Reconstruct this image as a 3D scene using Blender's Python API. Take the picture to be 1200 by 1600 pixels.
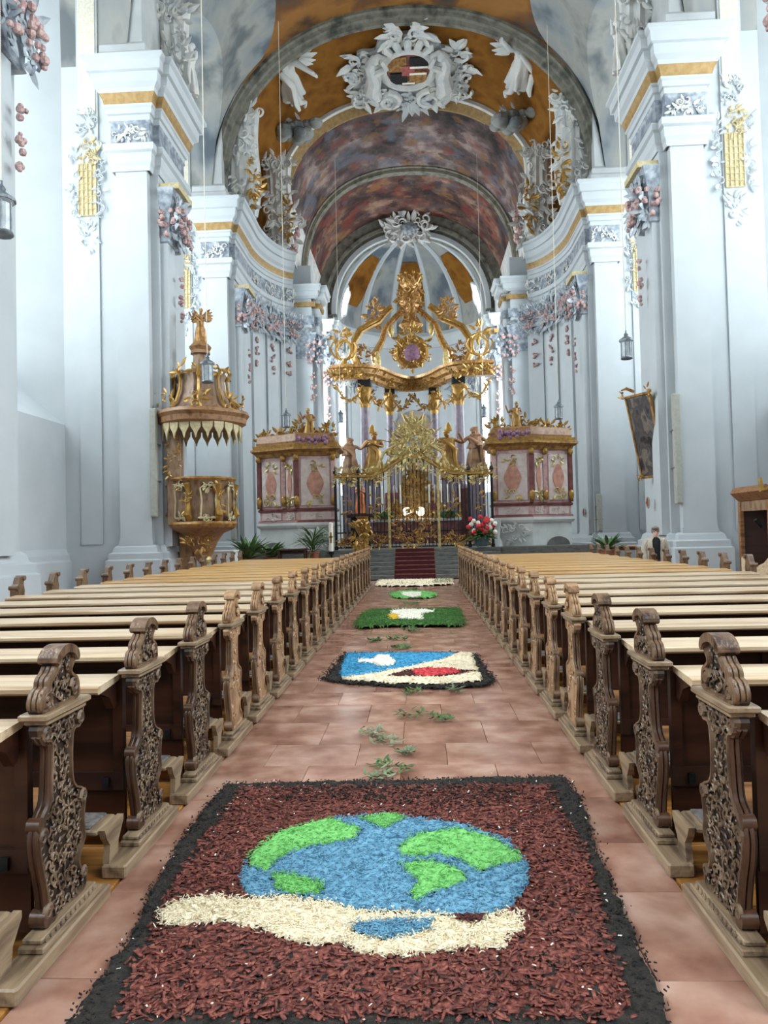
import bpy, math, random
import numpy as np
from mathutils import Vector, Matrix, noise as mnoise
random.seed(7); np.random.seed(7)
for o in list(bpy.data.objects): bpy.data.objects.remove(o)
SC = bpy.context.scene
COL = SC.collection
PI = math.pi
# ---------------------------------------------------------------- camera
def make_camera():
    yaw, pitch, roll = math.radians(2.66), math.radians(1.61), math.radians(1.35)
    f = Vector((-math.sin(yaw)*math.cos(pitch), math.cos(yaw)*math.cos(pitch), math.sin(pitch)))
    r0 = Vector((math.cos(yaw), math.sin(yaw), 0)); u0 = r0.cross(f)
    u = u0*math.cos(roll)+r0*math.sin(roll); r = r0*math.cos(roll)-u0*math.sin(roll)
    cd = bpy.data.cameras.new('camera'); co = bpy.data.objects.new('camera', cd); COL.objects.link(co)
    m = Matrix((r, u, -f)).transposed().to_4x4(); m.translation = Vector((.154, 0, 1.55)); co.matrix_world = m
    cd.sensor_fit = 'VERTICAL'; cd.sensor_height = 36.0; cd.sensor_width = 27.0
    cd.lens = 1150/1600*36.0; cd.clip_start = .05; cd.clip_end = 300
    SC.camera = co
make_camera()
# ---------------------------------------------------------------- world, daylight, exposure
SC.view_settings.view_transform = 'Standard'; SC.view_settings.look = 'None'
SC.view_settings.gamma = 1; SC.view_settings.use_curve_mapping = False
SC.view_settings.exposure = 0.16
W = bpy.data.worlds.new('overcast_sky'); SC.world = W; W.use_nodes = True
W.node_tree.nodes['Background'].inputs[0].default_value = (.80, .90, 1, 1)
W.node_tree.nodes['Background'].inputs[1].default_value = 1.0
DAY = (.86, .95, 1.0)          # overcast daylight through the church windows
WIN_STRENGTH = 6.5
def day_light(name, loc, rot, sx, sy, power):
    l = bpy.data.lights.new(name, 'AREA'); l.shape = 'RECTANGLE'; l.size = sx; l.size_y = sy; l.energy = power; l.color = DAY
    l.spread = math.radians(146)
    o = bpy.data.objects.new(name, l); COL.objects.link(o); o.location = loc; o.rotation_euler = rot
    return o
# lamps inside the nave windows for daylight; choir lamps added to brighten piers and canopy
for s_ in (-1, 1):
    for k_, (y0_, y1_) in enumerate(((-7.2, .2), (5.4, 9.0), (14.2, 18.6), (24.3, 27.8))):
        day_light('window_daylight', (s_*11.8, (y0_+y1_)/2, 11.4), (0, s_*math.radians(74), 0), 9.0, y1_-y0_, (27, 27, 14, 18)[k_]*9.0*(y1_-y0_))
    day_light('choir_fill_light', (s_*7.5, 44.4, 11.1), (0, s_*math.radians(80), 0), 10.5, 5.0, 16*52)
    day_light('choir_fill_light', (s_*7.5, 38.0, 10.5), (0, s_*math.radians(80), 0), 9.0, 2.4, 24*21.6)  # made-up opening's lamp, added to lift the choir pier fronts
# ---------------------------------------------------------------- materials
def lin(r, g, b):
    return tuple((c/255/12.92 if c/255 <= .04045 else ((c/255+.055)/1.055)**2.4) for c in (r, g, b))
MATS = {}
def mat(name, c1, c2=None, rough=.6, scale=4., stretch=(1, 1, 1), bump=0., bscale=None, metal=0., detail=4., spec=.5, rand=0., lo=.35, hi=.65, emit=0., warp=0.):
    """procedural: noise blend of two colours + fine noise relief; rand = tint change from piece to piece"""
    m = bpy.data.materials.new(name); m.use_nodes = True; nt = m.node_tree; N = nt.nodes; L = nt.links
    b = N['Principled BSDF']; b.inputs['Roughness'].default_value = rough; b.inputs['Metallic'].default_value = metal
    b.inputs['Specular IOR Level'].default_value = spec
    tc = N.new('ShaderNodeTexCoord'); mp = N.new('ShaderNodeMapping'); mp.inputs['Scale'].default_value = stretch
    L.new(tc.outputs['Object'], mp.inputs[0]); vec = mp.outputs[0]
    oi = N.new('ShaderNodeObjectInfo')
    if rand:
        ad = N.new('ShaderNodeVectorMath'); ad.operation = 'MULTIPLY_ADD'; ad.inputs[1].default_value = (37, 53, 29)
        cb = N.new('ShaderNodeCombineXYZ')
        for i in range(3): L.new(oi.outputs['Random'], cb.inputs[i])
        L.new(cb.outputs[0], ad.inputs[0]); L.new(vec, ad.inputs[2]); vec = ad.outputs[0]
    n = N.new('ShaderNodeTexNoise'); n.inputs['Scale'].default_value = scale; n.inputs['Detail'].default_value = detail
    n.inputs['Distortion'].default_value = warp; L.new(vec, n.inputs['Vector'])
    rp = N.new('ShaderNodeValToRGB'); e = rp.color_ramp.elements
    c2 = c2 or c1
    cols = [c1, c2] if not isinstance(c1, list) else c1
    if len(cols) == 2:
        e[0].position = lo; e[1].position = hi; e[0].color = (*cols[0], 1); e[1].color = (*cols[1], 1)
    else:
        e[0].position = lo; e[0].color = (*cols[0], 1); e[1].position = hi; e[1].color = (*cols[-1], 1)
        for i, c in enumerate(cols[1:-1]):
            k = e.new(lo+(hi-lo)*(i+1)/(len(cols)-1)); k.color = (*c, 1)
    L.new(n.outputs[0], rp.inputs[0]); out = rp.outputs[0]
    if rand:
        hs = N.new('ShaderNodeHueSaturation'); L.new(out, hs.inputs['Color'])
        mr = N.new('ShaderNodeMapRange'); mr.inputs[3].default_value = 1-rand; mr.inputs[4].default_value = 1+rand
        L.new(oi.outputs['Random'], mr.inputs[0]); L.new(mr.outputs[0], hs.inputs['Value']); out = hs.outputs[0]
    L.new(out, b.inputs['Base Color'])
    if bump:
        n2 = N.new('ShaderNodeTexNoise'); n2.inputs['Scale'].default_value = bscale or scale*4; n2.inputs['Detail'].default_value = 3
        L.new(vec, n2.inputs['Vector']); bp = N.new('ShaderNodeBump'); bp.inputs['Strength'].default_value = bump; bp.inputs['Distance'].default_value = .02
        L.new(n2.outputs[0], bp.inputs['Height']); L.new(bp.outputs[0], b.inputs['Normal'])
    if emit:
        L.new(out, b.inputs['Emission Color']); b.inputs['Emission Strength'].default_value = emit
    MATS[name] = m
    return m
mat('plaster', (.46, .495, .51), (.43, .465, .48), .75, 1.2, bump=.05, bscale=3)
mat('plaster_grey', (.40, .42, .42), (.50, .52, .525), .75, 1.0)
mat('plaster_panel', (.74, .76, .74), (.68, .70, .69), .8, 3, bump=.3, bscale=12)
mat('stucco', (.66, .65, .60), (.52, .54, .54), .7, 2.5)
mat('stucco_relief', (.66, .65, .60), (.48, .50, .50), .75, 3.)
mat('grey_marble', (.155, .185, .22), (.44, .48, .52), .35, 5., detail=8, lo=.4, hi=.7)
mat('grey_leaf', (.22, .26, .30), (.46, .50, .53), .5, 4.)
mat('gold_band', (.27, .16, .05), (.36, .235, .09), .5, 6, metal=.2)
mat('gilding', (.50, .29, .065), (.22, .11, .025), .32, 9, metal=.4, lo=.3, hi=.75)
mat('gilding_pale', (.66, .54, .24), (.38, .27, .085), .36, 9, metal=.3)
mat('gilding_dark', (.48, .26, .07), (.2, .09, .028), .4, 7, metal=.3)
mat('trellis_gold', (.42, .335, .16), (.55, .47, .29), .6, 10)
mat('trellis_ground', (.56, .52, .40), (.66, .64, .55), .8, 20, bump=.4, bscale=30)
mat('fresco_nave', [lin(34, 22, 14), lin(70, 44, 22), lin(132, 88, 34), lin(142, 96, 40), lin(104, 66, 30), lin(66, 60, 54), lin(34, 26, 20)], None, .85, .24, lo=.34, hi=.66, detail=6, warp=.4)
mat('fresco_orange', [lin(90, 54, 16), lin(116, 74, 24), lin(132, 88, 32), lin(104, 64, 20)], None, .85, .8, lo=.3, hi=.7, detail=6, spec=.15)
def fresco(name, dark, mid, light, tints, scale=.5):
    """painted vault: figures as light and dark noise, with broad patches of other colours"""
    m = mat(name, [dark, mid, light], None, .85, scale, lo=.36, hi=.68, detail=9); nt = m.node_tree; N = nt.nodes; L = nt.links; b = N['Principled BSDF']
    rp = b.inputs['Base Color'].links[0].from_socket; vec = [n for n in N if n.type == 'MAPPING'][0].outputs[0]
    N0 = [n for n in N if n.type == 'TEX_NOISE'][0]; N0.inputs['Roughness'].default_value = .62
    for k, (c, sc, lo, amt) in enumerate(tints):
        n = N.new('ShaderNodeTexNoise'); n.inputs['Scale'].default_value = sc; n.inputs['Detail'].default_value = 5; mp = N.new('ShaderNodeMapping'); mp.inputs['Location'].default_value = (k*7.3+3, k*3.1, k*5.7); L.new(vec, mp.inputs[0]); L.new(mp.outputs[0], n.inputs['Vector'])
        r = N.new('ShaderNodeMapRange'); r.inputs[1].default_value = lo; r.inputs[2].default_value = lo+.06; r.inputs[4].default_value = amt; L.new(n.outputs[0], r.inputs[0])
        mx = N.new('ShaderNodeMix'); mx.data_type = 'RGBA'; mx.blend_type = 'OVERLAY' if k == 9 else 'MIX'; L.new(r.outputs[0], mx.inputs[0]); L.new(rp, mx.inputs[6]); mx.inputs[7].default_value = (*c, 1); rp = mx.outputs[2]
    L.new(rp, b.inputs['Base Color'])
fresco('fresco_choir', lin(32, 26, 26), lin(90, 74, 72), lin(164, 144, 136), [(lin(116, 62, 50), .7, .54, .6), (lin(92, 100, 112), .6, .55, .6), (lin(126, 88, 44), .9, .57, .6), (lin(48, 40, 38), 1.1, .58, .7)])
fresco('fresco_choir_red', lin(30, 20, 18), lin(88, 60, 52), lin(160, 126, 106), [(lin(118, 46, 36), .7, .52, .6), (lin(80, 74, 80), .6, .56, .6), (lin(130, 90, 46), .9, .57, .6), (lin(40, 28, 26), 1.1, .57, .7)])
mat('fresco_cloud', [lin(88, 98, 106), lin(132, 138, 140), lin(150, 150, 144), lin(96, 102, 104)], None, .85, .5, stretch=(1, 1, .5), lo=.35, hi=.65)
mat('arch_grey', [lin(78, 80, 72), lin(124, 122, 110), lin(60, 62, 56)], None, .8, 1.5, lo=.3, hi=.7)
mat('oak_end', [lin(56, 37, 26), lin(96, 70, 50), lin(120, 94, 70), lin(78, 55, 40)], None, .38, 5, stretch=(3, 3, .8), bump=.25, bscale=22, rand=.10, lo=.3, hi=.7)
mat('oak_edge', [lin(40, 25, 18), lin(78, 52, 36), lin(58, 38, 27)], None, .3, 5, stretch=(3, 3, .8), lo=.3, hi=.7)  # brown edge wood, with shade of the unlit back side in its colour
mat('oak_plain', [lin(96, 68, 46), lin(146, 112, 80), lin(172, 138, 104), lin(122, 90, 62)], None, .36, 5, stretch=(3, 3, .8), bump=.15, bscale=22, rand=.12, lo=.3, hi=.7)
mat('oak_carving', [lin(62, 45, 33), lin(98, 77, 59), lin(132, 110, 88)], None, .4, 9, bump=.2, bscale=30, lo=.3, hi=.7)
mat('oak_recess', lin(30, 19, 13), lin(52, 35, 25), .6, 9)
mat('oak_ledge', [lin(160, 128, 94), lin(196, 168, 134), lin(210, 188, 158), lin(178, 148, 114)], None, .3, 2.2, stretch=(.35, 6, 6), bump=.06, bscale=14, rand=.07, lo=.3, hi=.7)
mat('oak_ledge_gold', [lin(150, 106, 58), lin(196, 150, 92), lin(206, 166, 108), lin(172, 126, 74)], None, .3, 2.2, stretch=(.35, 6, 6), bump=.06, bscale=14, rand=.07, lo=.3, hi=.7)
mat('oak_dark', [lin(38, 19, 12), lin(62, 34, 21), lin(48, 25, 16)], None, .34, 1.5, stretch=(.4, 5, 5), bump=.05, rand=.12)
mat('oak_mid', [lin(96, 62, 36), lin(142, 100, 62), lin(118, 80, 48)], None, .4, 2.2, stretch=(.5, 5, 5), bump=.08, rand=.12)
mat('oak_runner', [lin(92, 74, 58), lin(146, 124, 98), lin(118, 96, 74)], None, .45, 3, stretch=(5, .6, 5), bump=.1)
mat('felt', lin(70, 66, 64), lin(104, 98, 94), .9, 40)
mat('plank', [lin(120, 76, 34), lin(172, 118, 58), lin(146, 96, 44)], None, .36, 2, stretch=(.5, 5, 5), bump=.06, rand=.18)
mat('red_stone', [lin(122, 80, 66), lin(160, 118, 100), lin(190, 154, 136)], None, .22, 3.2, warp=.15, bump=.03, bscale=9, rand=.09, detail=6, lo=.3, hi=.7)
mat('joint', lin(128, 98, 86), lin(142, 110, 98), .8, 8)
mat('soil', lin(22, 19, 16), lin(46, 40, 34), .95, 30, bump=1, bscale=60)
mat('mulch', [lin(46, 18, 14), lin(96, 45, 37), lin(128, 66, 54), lin(150, 88, 72)], None, .7, 45, lo=.3, hi=.7, detail=2)
mat('shaving_blue', [lin(62, 112, 142), lin(110, 160, 184), lin(84, 136, 166)], None, .9, 26, lo=.3, hi=.7)
mat('shaving_green', [lin(72, 148, 66), lin(126, 196, 110), lin(96, 172, 84)], None, .9, 26, lo=.3, hi=.7)
mat('shaving_cream', [lin(206, 184, 144), lin(240, 228, 200), lin(226, 208, 172)], None, .9, 26, lo=.3, hi=.7)
mat('petal_azure', [lin(30, 120, 166), lin(74, 166, 204)], None, .9, 30)
mat('petal_red', [lin(190, 44, 52), lin(226, 84, 88)], None, .9, 30)
mat('petal_brown', [lin(60, 22, 22), lin(96, 44, 40)], None, .9, 30)
mat('petal_white', [lin(226, 220, 200), lin(250, 246, 234)], None, .9, 30)
mat('petal_yellow', [lin(220, 172, 30), lin(244, 206, 70)], None, .9, 30)
mat('grass_cut', [lin(34, 74, 28), lin(74, 122, 50), lin(54, 98, 40)], None, .85, 20)
mat('leaf', [lin(36, 64, 32), lin(86, 118, 62), lin(58, 90, 46)], None, .6, 9)
mat('leaf_pale', [lin(84, 98, 66), lin(138, 146, 114)], None, .7, 9)
mat('step_stone', [lin(76, 78, 76), lin(112, 112, 106), lin(92, 94, 90)], None, .5, 5, stretch=(.5, 2, 2))
mat('runner_red', [lin(58, 14, 26), lin(90, 26, 38)], None, .95, 40)
mat('iron', lin(22, 24, 26), lin(46, 48, 50), .45, 20, metal=.6)
mat('pink_marble', [lin(168, 126, 124), lin(204, 170, 164), lin(186, 146, 142)], None, .4, 4, lo=.3, hi=.7)
mat('pink_pale', [lin(214, 200, 192), lin(198, 176, 170)], None, .5, 5)
mat('pink_inlay', [lin(170, 116, 98), lin(196, 146, 124)], None, .5, 5)
mat('wine_marble', [lin(96, 52, 50), lin(130, 78, 74)], None, .4, 4)
mat('walnut_gilt', [lin(96, 64, 40), lin(152, 112, 74), lin(122, 86, 56)], None, .42, 5, lo=.3, hi=.7)
mat('walnut', [lin(84, 58, 42), lin(132, 104, 80), lin(150, 124, 98)], None, .4, 4, stretch=(2, 2, .7), lo=.3, hi=.7)
mat('statue_wood', [lin(96, 64, 42), lin(154, 114, 82), lin(124, 90, 62)], None, .45, 5, lo=.3, hi=.7)
mat('violet_marble', [lin(84, 76, 88), lin(128, 116, 128), lin(102, 90, 102)], None, .3, 3, stretch=(1, 1, .6), lo=.3, hi=.7)
mat('grey_niche', [lin(120, 112, 106), lin(150, 142, 134)], None, .7, 1.)
mat('tomb_stone', [lin(196, 198, 194), lin(216, 218, 214)], None, .6, 2)
mat('dark_niche', [lin(92, 92, 88), lin(110, 110, 106)], None, .8, 3)
mat('lantern_metal', [lin(84, 92, 98), lin(120, 128, 132)], None, .4, 8, metal=.4)
mat('lantern_glass', [lin(150, 158, 162), lin(176, 184, 188)], None, .25, 8)
mat('cable', lin(196, 190, 170), lin(206, 200, 184), .5, 4)
mat('painting', [lin(36, 34, 32), lin(84, 76, 72), lin(58, 58, 60), lin(120, 108, 96), lin(66, 56, 62), lin(40, 40, 46)], None, .35, 2.2, stretch=(1, 1, .6), lo=.35, hi=.66, detail=5)
mat('speaker_grey', lin(150, 150, 140), lin(160, 160, 150), .6, 10)
mat('white_paint', lin(214, 214, 212), lin(224, 224, 222), .5, 3)
mat('wax', lin(232, 226, 208), lin(240, 236, 222), .5, 5)
mat('flower_red', lin(176, 24, 34), lin(206, 60, 66), .8, 20)
mat('flower_pink', [lin(158, 124, 122), lin(196, 170, 164), lin(140, 104, 106)], None, .8, 8)
mat('flower_violet', lin(120, 84, 110), lin(150, 116, 138), .7, 12)
mat('fabric_orange', [lin(196, 98, 44), lin(224, 146, 92)], None, .8, 6)
mat('fabric_beige', [lin(176, 164, 146), lin(196, 186, 170)], None, .85, 8)
mat('fabric_black', lin(22, 22, 26), lin(38, 38, 42), .85, 8)
mat('fabric_trouser', lin(70, 64, 60), lin(88, 82, 76), .85, 8)
mat('skin', lin(198, 152, 132), lin(210, 166, 146), .55, 8)
mat('hair_grey', lin(112, 100, 92), lin(150, 138, 130), .7, 30)
mat('terracotta', lin(130, 70, 48), lin(150, 88, 62), .8, 6)
mat('blue_pot', lin(62, 84, 92), lin(84, 106, 112), .5, 6)
mat('shoe', lin(30, 26, 24), lin(44, 40, 36), .5, 6)
mat('cross_red', lin(150, 70, 66), lin(170, 96, 90), .7, 6)
mat('straw', lin(200, 190, 150), lin(214, 206, 170), .7, 6)
def emat(name, col, st):
    m = bpy.data.materials.new(name); m.use_nodes = True; nt = m.node_tree; nt.nodes.clear()
    e = nt.nodes.new('ShaderNodeEmission'); o = nt.nodes.new('ShaderNodeOutputMaterial')
    e.inputs[0].default_value = (*col, 1); e.inputs[1].default_value = st; nt.links.new(e.outputs[0], o.inputs[0]); MATS[name] = m
emat('daylit_glass', DAY, WIN_STRENGTH)
emat('candle_glow', (1, .86, .68), 2.2)
# ---------------------------------------------------------------- mesh helpers
class MB:
    def __init__(s): s.v = []; s.f = []
    def add(s, vs, fs, M=None):
        k = len(s.v)
        if M is not None: vs = [tuple(M @ Vector(p)) for p in vs]
        s.v += [tuple(p) for p in vs]; s.f += [tuple(i+k for i in f) for f in fs]
        return s
    def box(s, x0, x1, y0, y1, z0, z1, M=None):
        if x0 > x1: x0, x1 = x1, x0
        if y0 > y1: y0, y1 = y1, y0
        return s.add([(x, y, z) for z in (z0, z1) for y in (y0, y1) for x in (x0, x1)],
                     [(0, 2, 3, 1), (4, 5, 7, 6), (0, 1, 5, 4), (2, 6, 7, 3), (0, 4, 6, 2), (1, 3, 7, 5)], M)
    def cbox(s, x0, x1, y0, y1, z0, z1, c=.01, M=None):
        """box with chamfered edges"""
        if x0 > x1: x0, x1 = x1, x0
        a = [(x0+c, y0), (x1-c, y0), (x1, y0+c), (x1, y1-c), (x1-c, y1), (x0+c, y1), (x0, y1-c), (x0, y0+c)]
        b = [(x0+2*c, y0+c), (x1-2*c, y0+c), (x1-c, y0+2*c), (x1-c, y1-2*c), (x1-2*c, y1-c), (x0+2*c, y1-c), (x0+c, y1-2*c), (x0+c, y0+2*c)]
        R = [[(p[0], p[1], z) for p in q] for q, z in ((b, z0), (a, z0+c), (a, z1-c), (b, z1))]
        return s.loft(R, M=M)
    def loft(s, rings, closed=True, caps=True, M=None):
        n = len(rings[0]); vs = [p for r in rings for p in r]; fs = []
        for i in range(len(rings)-1):
            for j in range(n if closed else n-1):
                a = i*n+j; b = i*n+(j+1) % n; fs.append((a, b, b+n, a+n))
        if caps and closed:
            fs.append(tuple(reversed(range(n)))); fs.append(tuple(range((len(rings)-1)*n, len(rings)*n)))
        return s.add(vs, fs, M)
    def prism(s, poly, t0, t1, axis='x', M=None):
        """polygon in the other two axes extruded along axis"""
        def q(p, t): return {'x': (t, p[0], p[1]), 'y': (p[0], t, p[1]), 'z': (p[0], p[1], t)}[axis]
        n = len(poly)
        vs = [q(p, t0) for p in poly]+[q(p, t1) for p in poly]
        fs = [(i, (i+1) % n, (i+1) % n+n, i+n) for i in range(n)]
        fs += [tuple(reversed(range(n))), tuple(range(n, 2*n))]
        return s.add(vs, fs, M)
    def lathe(s, prof, n=12, M=None, ripple=0, k=6, cx=0, cy=0, sx=1, sy=1):
        R = []
        for r, z in prof:
            R.append([(cx+sx*r*(1+ripple*math.cos(k*2*PI*j/n))*math.cos(2*PI*j/n), cy+sy*r*(1+ripple*math.cos(k*2*PI*j/n))*math.sin(2*PI*j/n), z) for j in range(n)])
        return s.loft(R, M=M)
    def tube(s, pts, rad, n=6, M=None, flat=1.):
        P = [Vector(p) for p in pts]; m = len(P)
        if not isinstance(rad, (list, tuple)): rad = [rad]*m
        R = []; up = Vector((0, 0, 1)); prev = None
        for i in range(m):
            t = (P[min(i+1, m-1)]-P[max(i-1, 0)])
            if t.length < 1e-9: t = Vector((0, 0, 1))
            t.normalize()
            a = prev if prev is not None else (up if abs(t.dot(up)) < .9 else Vector((1, 0, 0)))
            a = (a-t*a.dot(t))
            if a.length < 1e-6: a = t.orthogonal()
            a.normalize(); b = t.cross(a); prev = a
            R.append([tuple(P[i]+(a*math.cos(2*PI*j/n)+b*math.sin(2*PI*j/n)*flat)*rad[i]) for j in range(n)])
        return s.loft(R, M=M)
    def ball(s, c, r, n=8, m=5, sc=(1, 1, 1), M=None):
        prof = [(max(.02*r, r*math.sin(PI*i/m)), -r*math.cos(PI*i/m)) for i in range(m+1)]
        T = Matrix.Translation(Vector(c)) @ Matrix.Diagonal((*sc, 1))
        return s.lathe(prof, n, T if M is None else M @ T)
    def sweep(s, prof, path, closed=False):
        """profile (offset outward, z) along a plan polyline, mitred; outward = right of travel"""
        P = [Vector((p[0], p[1])) for p in path]; m = len(P); R = []
        for i in range(m):
            ds = []
            if i > 0 or closed: ds.append((P[i]-P[i-1]).normalized())
            if i < m-1 or closed: ds.append((P[(i+1) % m]-P[i]).normalized())
            ns = [Vector((d.y, -d.x)) for d in ds]
            nn = (ns[0]+ns[-1]); nn.normalize(); k = 1/max(.3, nn.dot(ns[0]))
            R.append([(P[i].x+nn.x*o*k, P[i].y+nn.y*o*k, z) for o, z in prof])
        return s.loft(R, caps=True)
    def leaf(s, base, d, nrm, L, w, curl=.3, n=4):
        """a thick little leaf: blade bent away along its normal"""
        base = Vector(base); d = Vector(d).normalized(); nrm = Vector(nrm); nrm = (nrm-d*nrm.dot(d)).normalized(); sd = d.cross(nrm)
        R = []
        for i in range(n+1):
            t = i/n; ww = w*max(.12, math.sin(PI*(.12+.85*t)))*.5; c = base+d*L*t*(1-.25*curl*t)+nrm*curl*L*t*t
            R.append([tuple(c-sd*ww), tuple(c-nrm*ww*.22), tuple(c+sd*ww), tuple(c+nrm*ww*.38)])
        return s.loft(R)
    def build(s, name, material, parent=None, smooth=False, loc=None, rot=None, ang=35):
        me = bpy.data.meshes.new(name); me.from_pydata(s.v, [], s.f); me.update()
        return obj(name, me, material, parent, smooth, loc, rot, ang)
STUFFY = ('foliage', 'scrollwork', 'carving', 'relief', 'festoon', 'tendril', 'stucco', 'rocaille', 'wisps', 'flowers', 'leaves', 'glazing', 'blooms', 'rail_crest', 'gilded_crest', 'gilt_ornament', 'gilt_strip', 'trellis', 'rays', 'clouds', 'cloud_body', 'medallion', 'crown_top', 'mask', 'twig', 'garland')
def obj(name, me, material, parent=None, smooth=False, loc=None, rot=None, ang=35):
    if material is not None and len(me.materials) == 0: me.materials.append(MATS[material])
    if smooth:
        me.polygons.foreach_set('use_smooth', [True]*len(me.polygons)); me.set_sharp_from_angle(angle=math.radians(ang))
    o = bpy.data.objects.new(name, me); COL.objects.link(o)
    if parent is not None: o.parent = parent
    if parent is not None and any(w in name for w in STUFFY): o['kind'] = 'stuff'
    if loc is not None: o.location = loc
    if rot is not None: o.rotation_euler = rot
    return o
def inst(src, name, parent=None, loc=(0, 0, 0), rot=(0, 0, 0), scale=(1, 1, 1)):
    o = bpy.data.objects.new(name, src.data); COL.objects.link(o); o.parent = parent; o.location = loc; o.rotation_euler = rot; o.scale = scale
    return o
def empty(name, loc=(0, 0, 0), rz=0):
    o = bpy.data.objects.new(name, None); COL.objects.link(o); o.location = loc; o.rotation_euler = (0, 0, rz); o.empty_display_size = .2
    return o
def tag(o, label, cat, group=None, kind=None):
    o['label'] = label
    if cat: o['category'] = cat
    if group: o['group'] = group
    if kind: o['kind'] = kind
    return o
def structure(o, label=None):
    o['kind'] = 'structure'
    if label: o['label'] = label
    return o
def thing(name, label, cat, loc=(0, 0, 0), rz=0, group=None):
    return tag(empty(name, loc, rz), label, cat, group)
def dup(root, loc, rz=None, label=None):
    """copy of a thing with its parts and sub-parts, sharing mesh data"""
    def cp(o, par):
        c = o.copy(); COL.objects.link(c); c.parent = par
        for ch in list(o.children): cp(ch, c)
        return c
    r = cp(root, None); r.location = loc
    if rz is not None: r.rotation_euler = (0, 0, rz)
    if label: r['label'] = label
    return r
def spiral(c, r0, r1, a0, turns, n=14, plane='yz', off=0):
    """points of a volute"""
    out = []
    for i in range(n+1):
        t = i/n; a = a0+turns*2*PI*t; r = r0+(r1-r0)*t; u, w = r*math.cos(a), r*math.sin(a)
        out.append({'yz': (off, c[0]+u, c[1]+w), 'xz': (c[0]+u, off, c[1]+w), 'xy': (c[0]+u, c[1]+w, off)}[plane])
    return out
def poly_in(p, poly):
    x, y = p; c = False; n = len(poly)
    for i in range(n):
        x1, y1 = poly[i]; x2, y2 = poly[i-1]
        if (y1 > y) != (y2 > y) and x < (x2-x1)*(y-y1)/(y2-y1)+x1: c = not c
    return c
def wobble(poly, n=6, amp=.02, seed=0):
    """subdivide an outline and roughen it"""
    out = []; rs = random.Random(seed)
    for i in range(len(poly)):
        a = poly[i]; b = poly[(i+1) % len(poly)]
        for k in range(n):
            t = k/n; out.append((a[0]+(b[0]-a[0])*t+rs.uniform(-amp, amp), a[1]+(b[1]-a[1])*t+rs.uniform(-amp, amp)))
    return out
def rocaille(mb, c, u, w, nrm, W, H, n, seed, size=.2, thick=.5):
    """carved foliage: bent leaves and small volutes spread over an oval patch"""
    rs = random.Random(seed); c = Vector(c); u = Vector(u).normalized(); w = Vector(w).normalized(); nrm = Vector(nrm).normalized()
    for i in range(n):
        a = rs.uniform(0, 2*PI); r = math.sqrt(rs.random()); p = c+u*math.cos(a)*r*W+w*math.sin(a)*r*H
        d = u*math.cos(a+rs.uniform(-.9, .9))+w*math.sin(a+rs.uniform(-.9, .9)); sz = size*rs.uniform(.6, 1.3)
        if rs.random() < .62: mb.leaf(p, d, nrm, sz*1.3, sz*.55, rs.uniform(-.1, .5), 3)
        else:
            a0 = rs.uniform(0, 2*PI); sg = rs.choice((-1, 1)); pts = []
            for k in range(9):
                t = k/8; rr = sz*(.6-.45*t); aa = a0+sg*t*5; pts.append(p+u*math.cos(aa)*rr+w*math.sin(aa)*rr+nrm*sz*.12)
            mb.tube(pts, [sz*.14*(1-.5*k/8) for k in range(9)], 4)
    return mb
# ================================================================ the church
PIERS = [(2.6, 4.6), (11.4, 13.4), (21.2, 23.5), (30.2, 32.0)]
BAYS = [(-8.0, 2.6), (4.6, 11.4), (13.4, 21.2), (23.5, 30.2)]
CZ = 15.45
SIDE = {-1: 'left', 1: 'right'}
def sp(path, s):
    p = [(s*x, y) for x, y in path]
    return p if s < 0 else p[::-1]
def superarch(a, b, c, n, k=48, zmin=None):
    """arch outline from right springing over the crown to the left"""
    out = []
    for i in range(k+1):
        t = PI*i/k; ct, st = math.cos(t), math.sin(t)
        out.append((a*math.copysign(abs(ct)**(2/n), ct), c+b*abs(st)**(2/n)))
    return out
# ---- floor: red stone slabs in the nave aisle, planks under the pews, pale stone at the sides
mb = MB(); mb.box(-13, 13, -8, 60, -.4, -.03); floor = structure(mb.build('floor', 'joint'), 'church floor under the red stone slabs and the pews')
rs = random.Random(3); slab_mesh = {}
def slab(w, l, x, y, z=0, m='red_stone'):
    key = (round(w, 2), round(l, 2), m)
    if key not in slab_mesh:
        b = MB(); b.cbox(-w/2+.0015, w/2-.0015, -l/2+.0015, l/2-.0015, -.035, 0, .0015)
        me = bpy.data.meshes.new('floor_slab'); me.from_pydata(b.v, [], b.f); me.materials.append(MATS[m]); slab_mesh[key] = me
    o = bpy.data.objects.new('floor_slab', slab_mesh[key]); COL.objects.link(o); o.parent = floor; o.location = (x, y, z+rs.uniform(-.0015, .0015))
y = -2.0; r = 0
while y < 24.1:
    l = .62 if r % 3 else .5
    ws = [.62, .62, .62, .62] if r % 2 else [.31, .62, .62, .62, .31]
    x = -1.24
    for w in ws:
        slab(w, l, x+w/2, y+l/2, -.004); x += w
    y += l; r += 1
for s in (-1, 1):                                   # side aisles
    for i in range(15):
        for j in range(3): slab(1.6, 2.0, s*(5.9+1.6*j), -5+2*i+1, -.006)
for s in (-1, 1):
    b = MB(); b.cbox(-1.87, 1.87, -.095, .095, -.03, .004, .003); pm = bpy.data.meshes.new('plank'); pm.from_pydata(b.v, [], b.f); pm.materials.append(MATS['plank'])
    for i in range(112):
        o = bpy.data.objects.new('plank', pm); COL.objects.link(o); o.parent = floor; o.location = (s*(1.245+1.87), .3+.192*i, .002)
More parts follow.
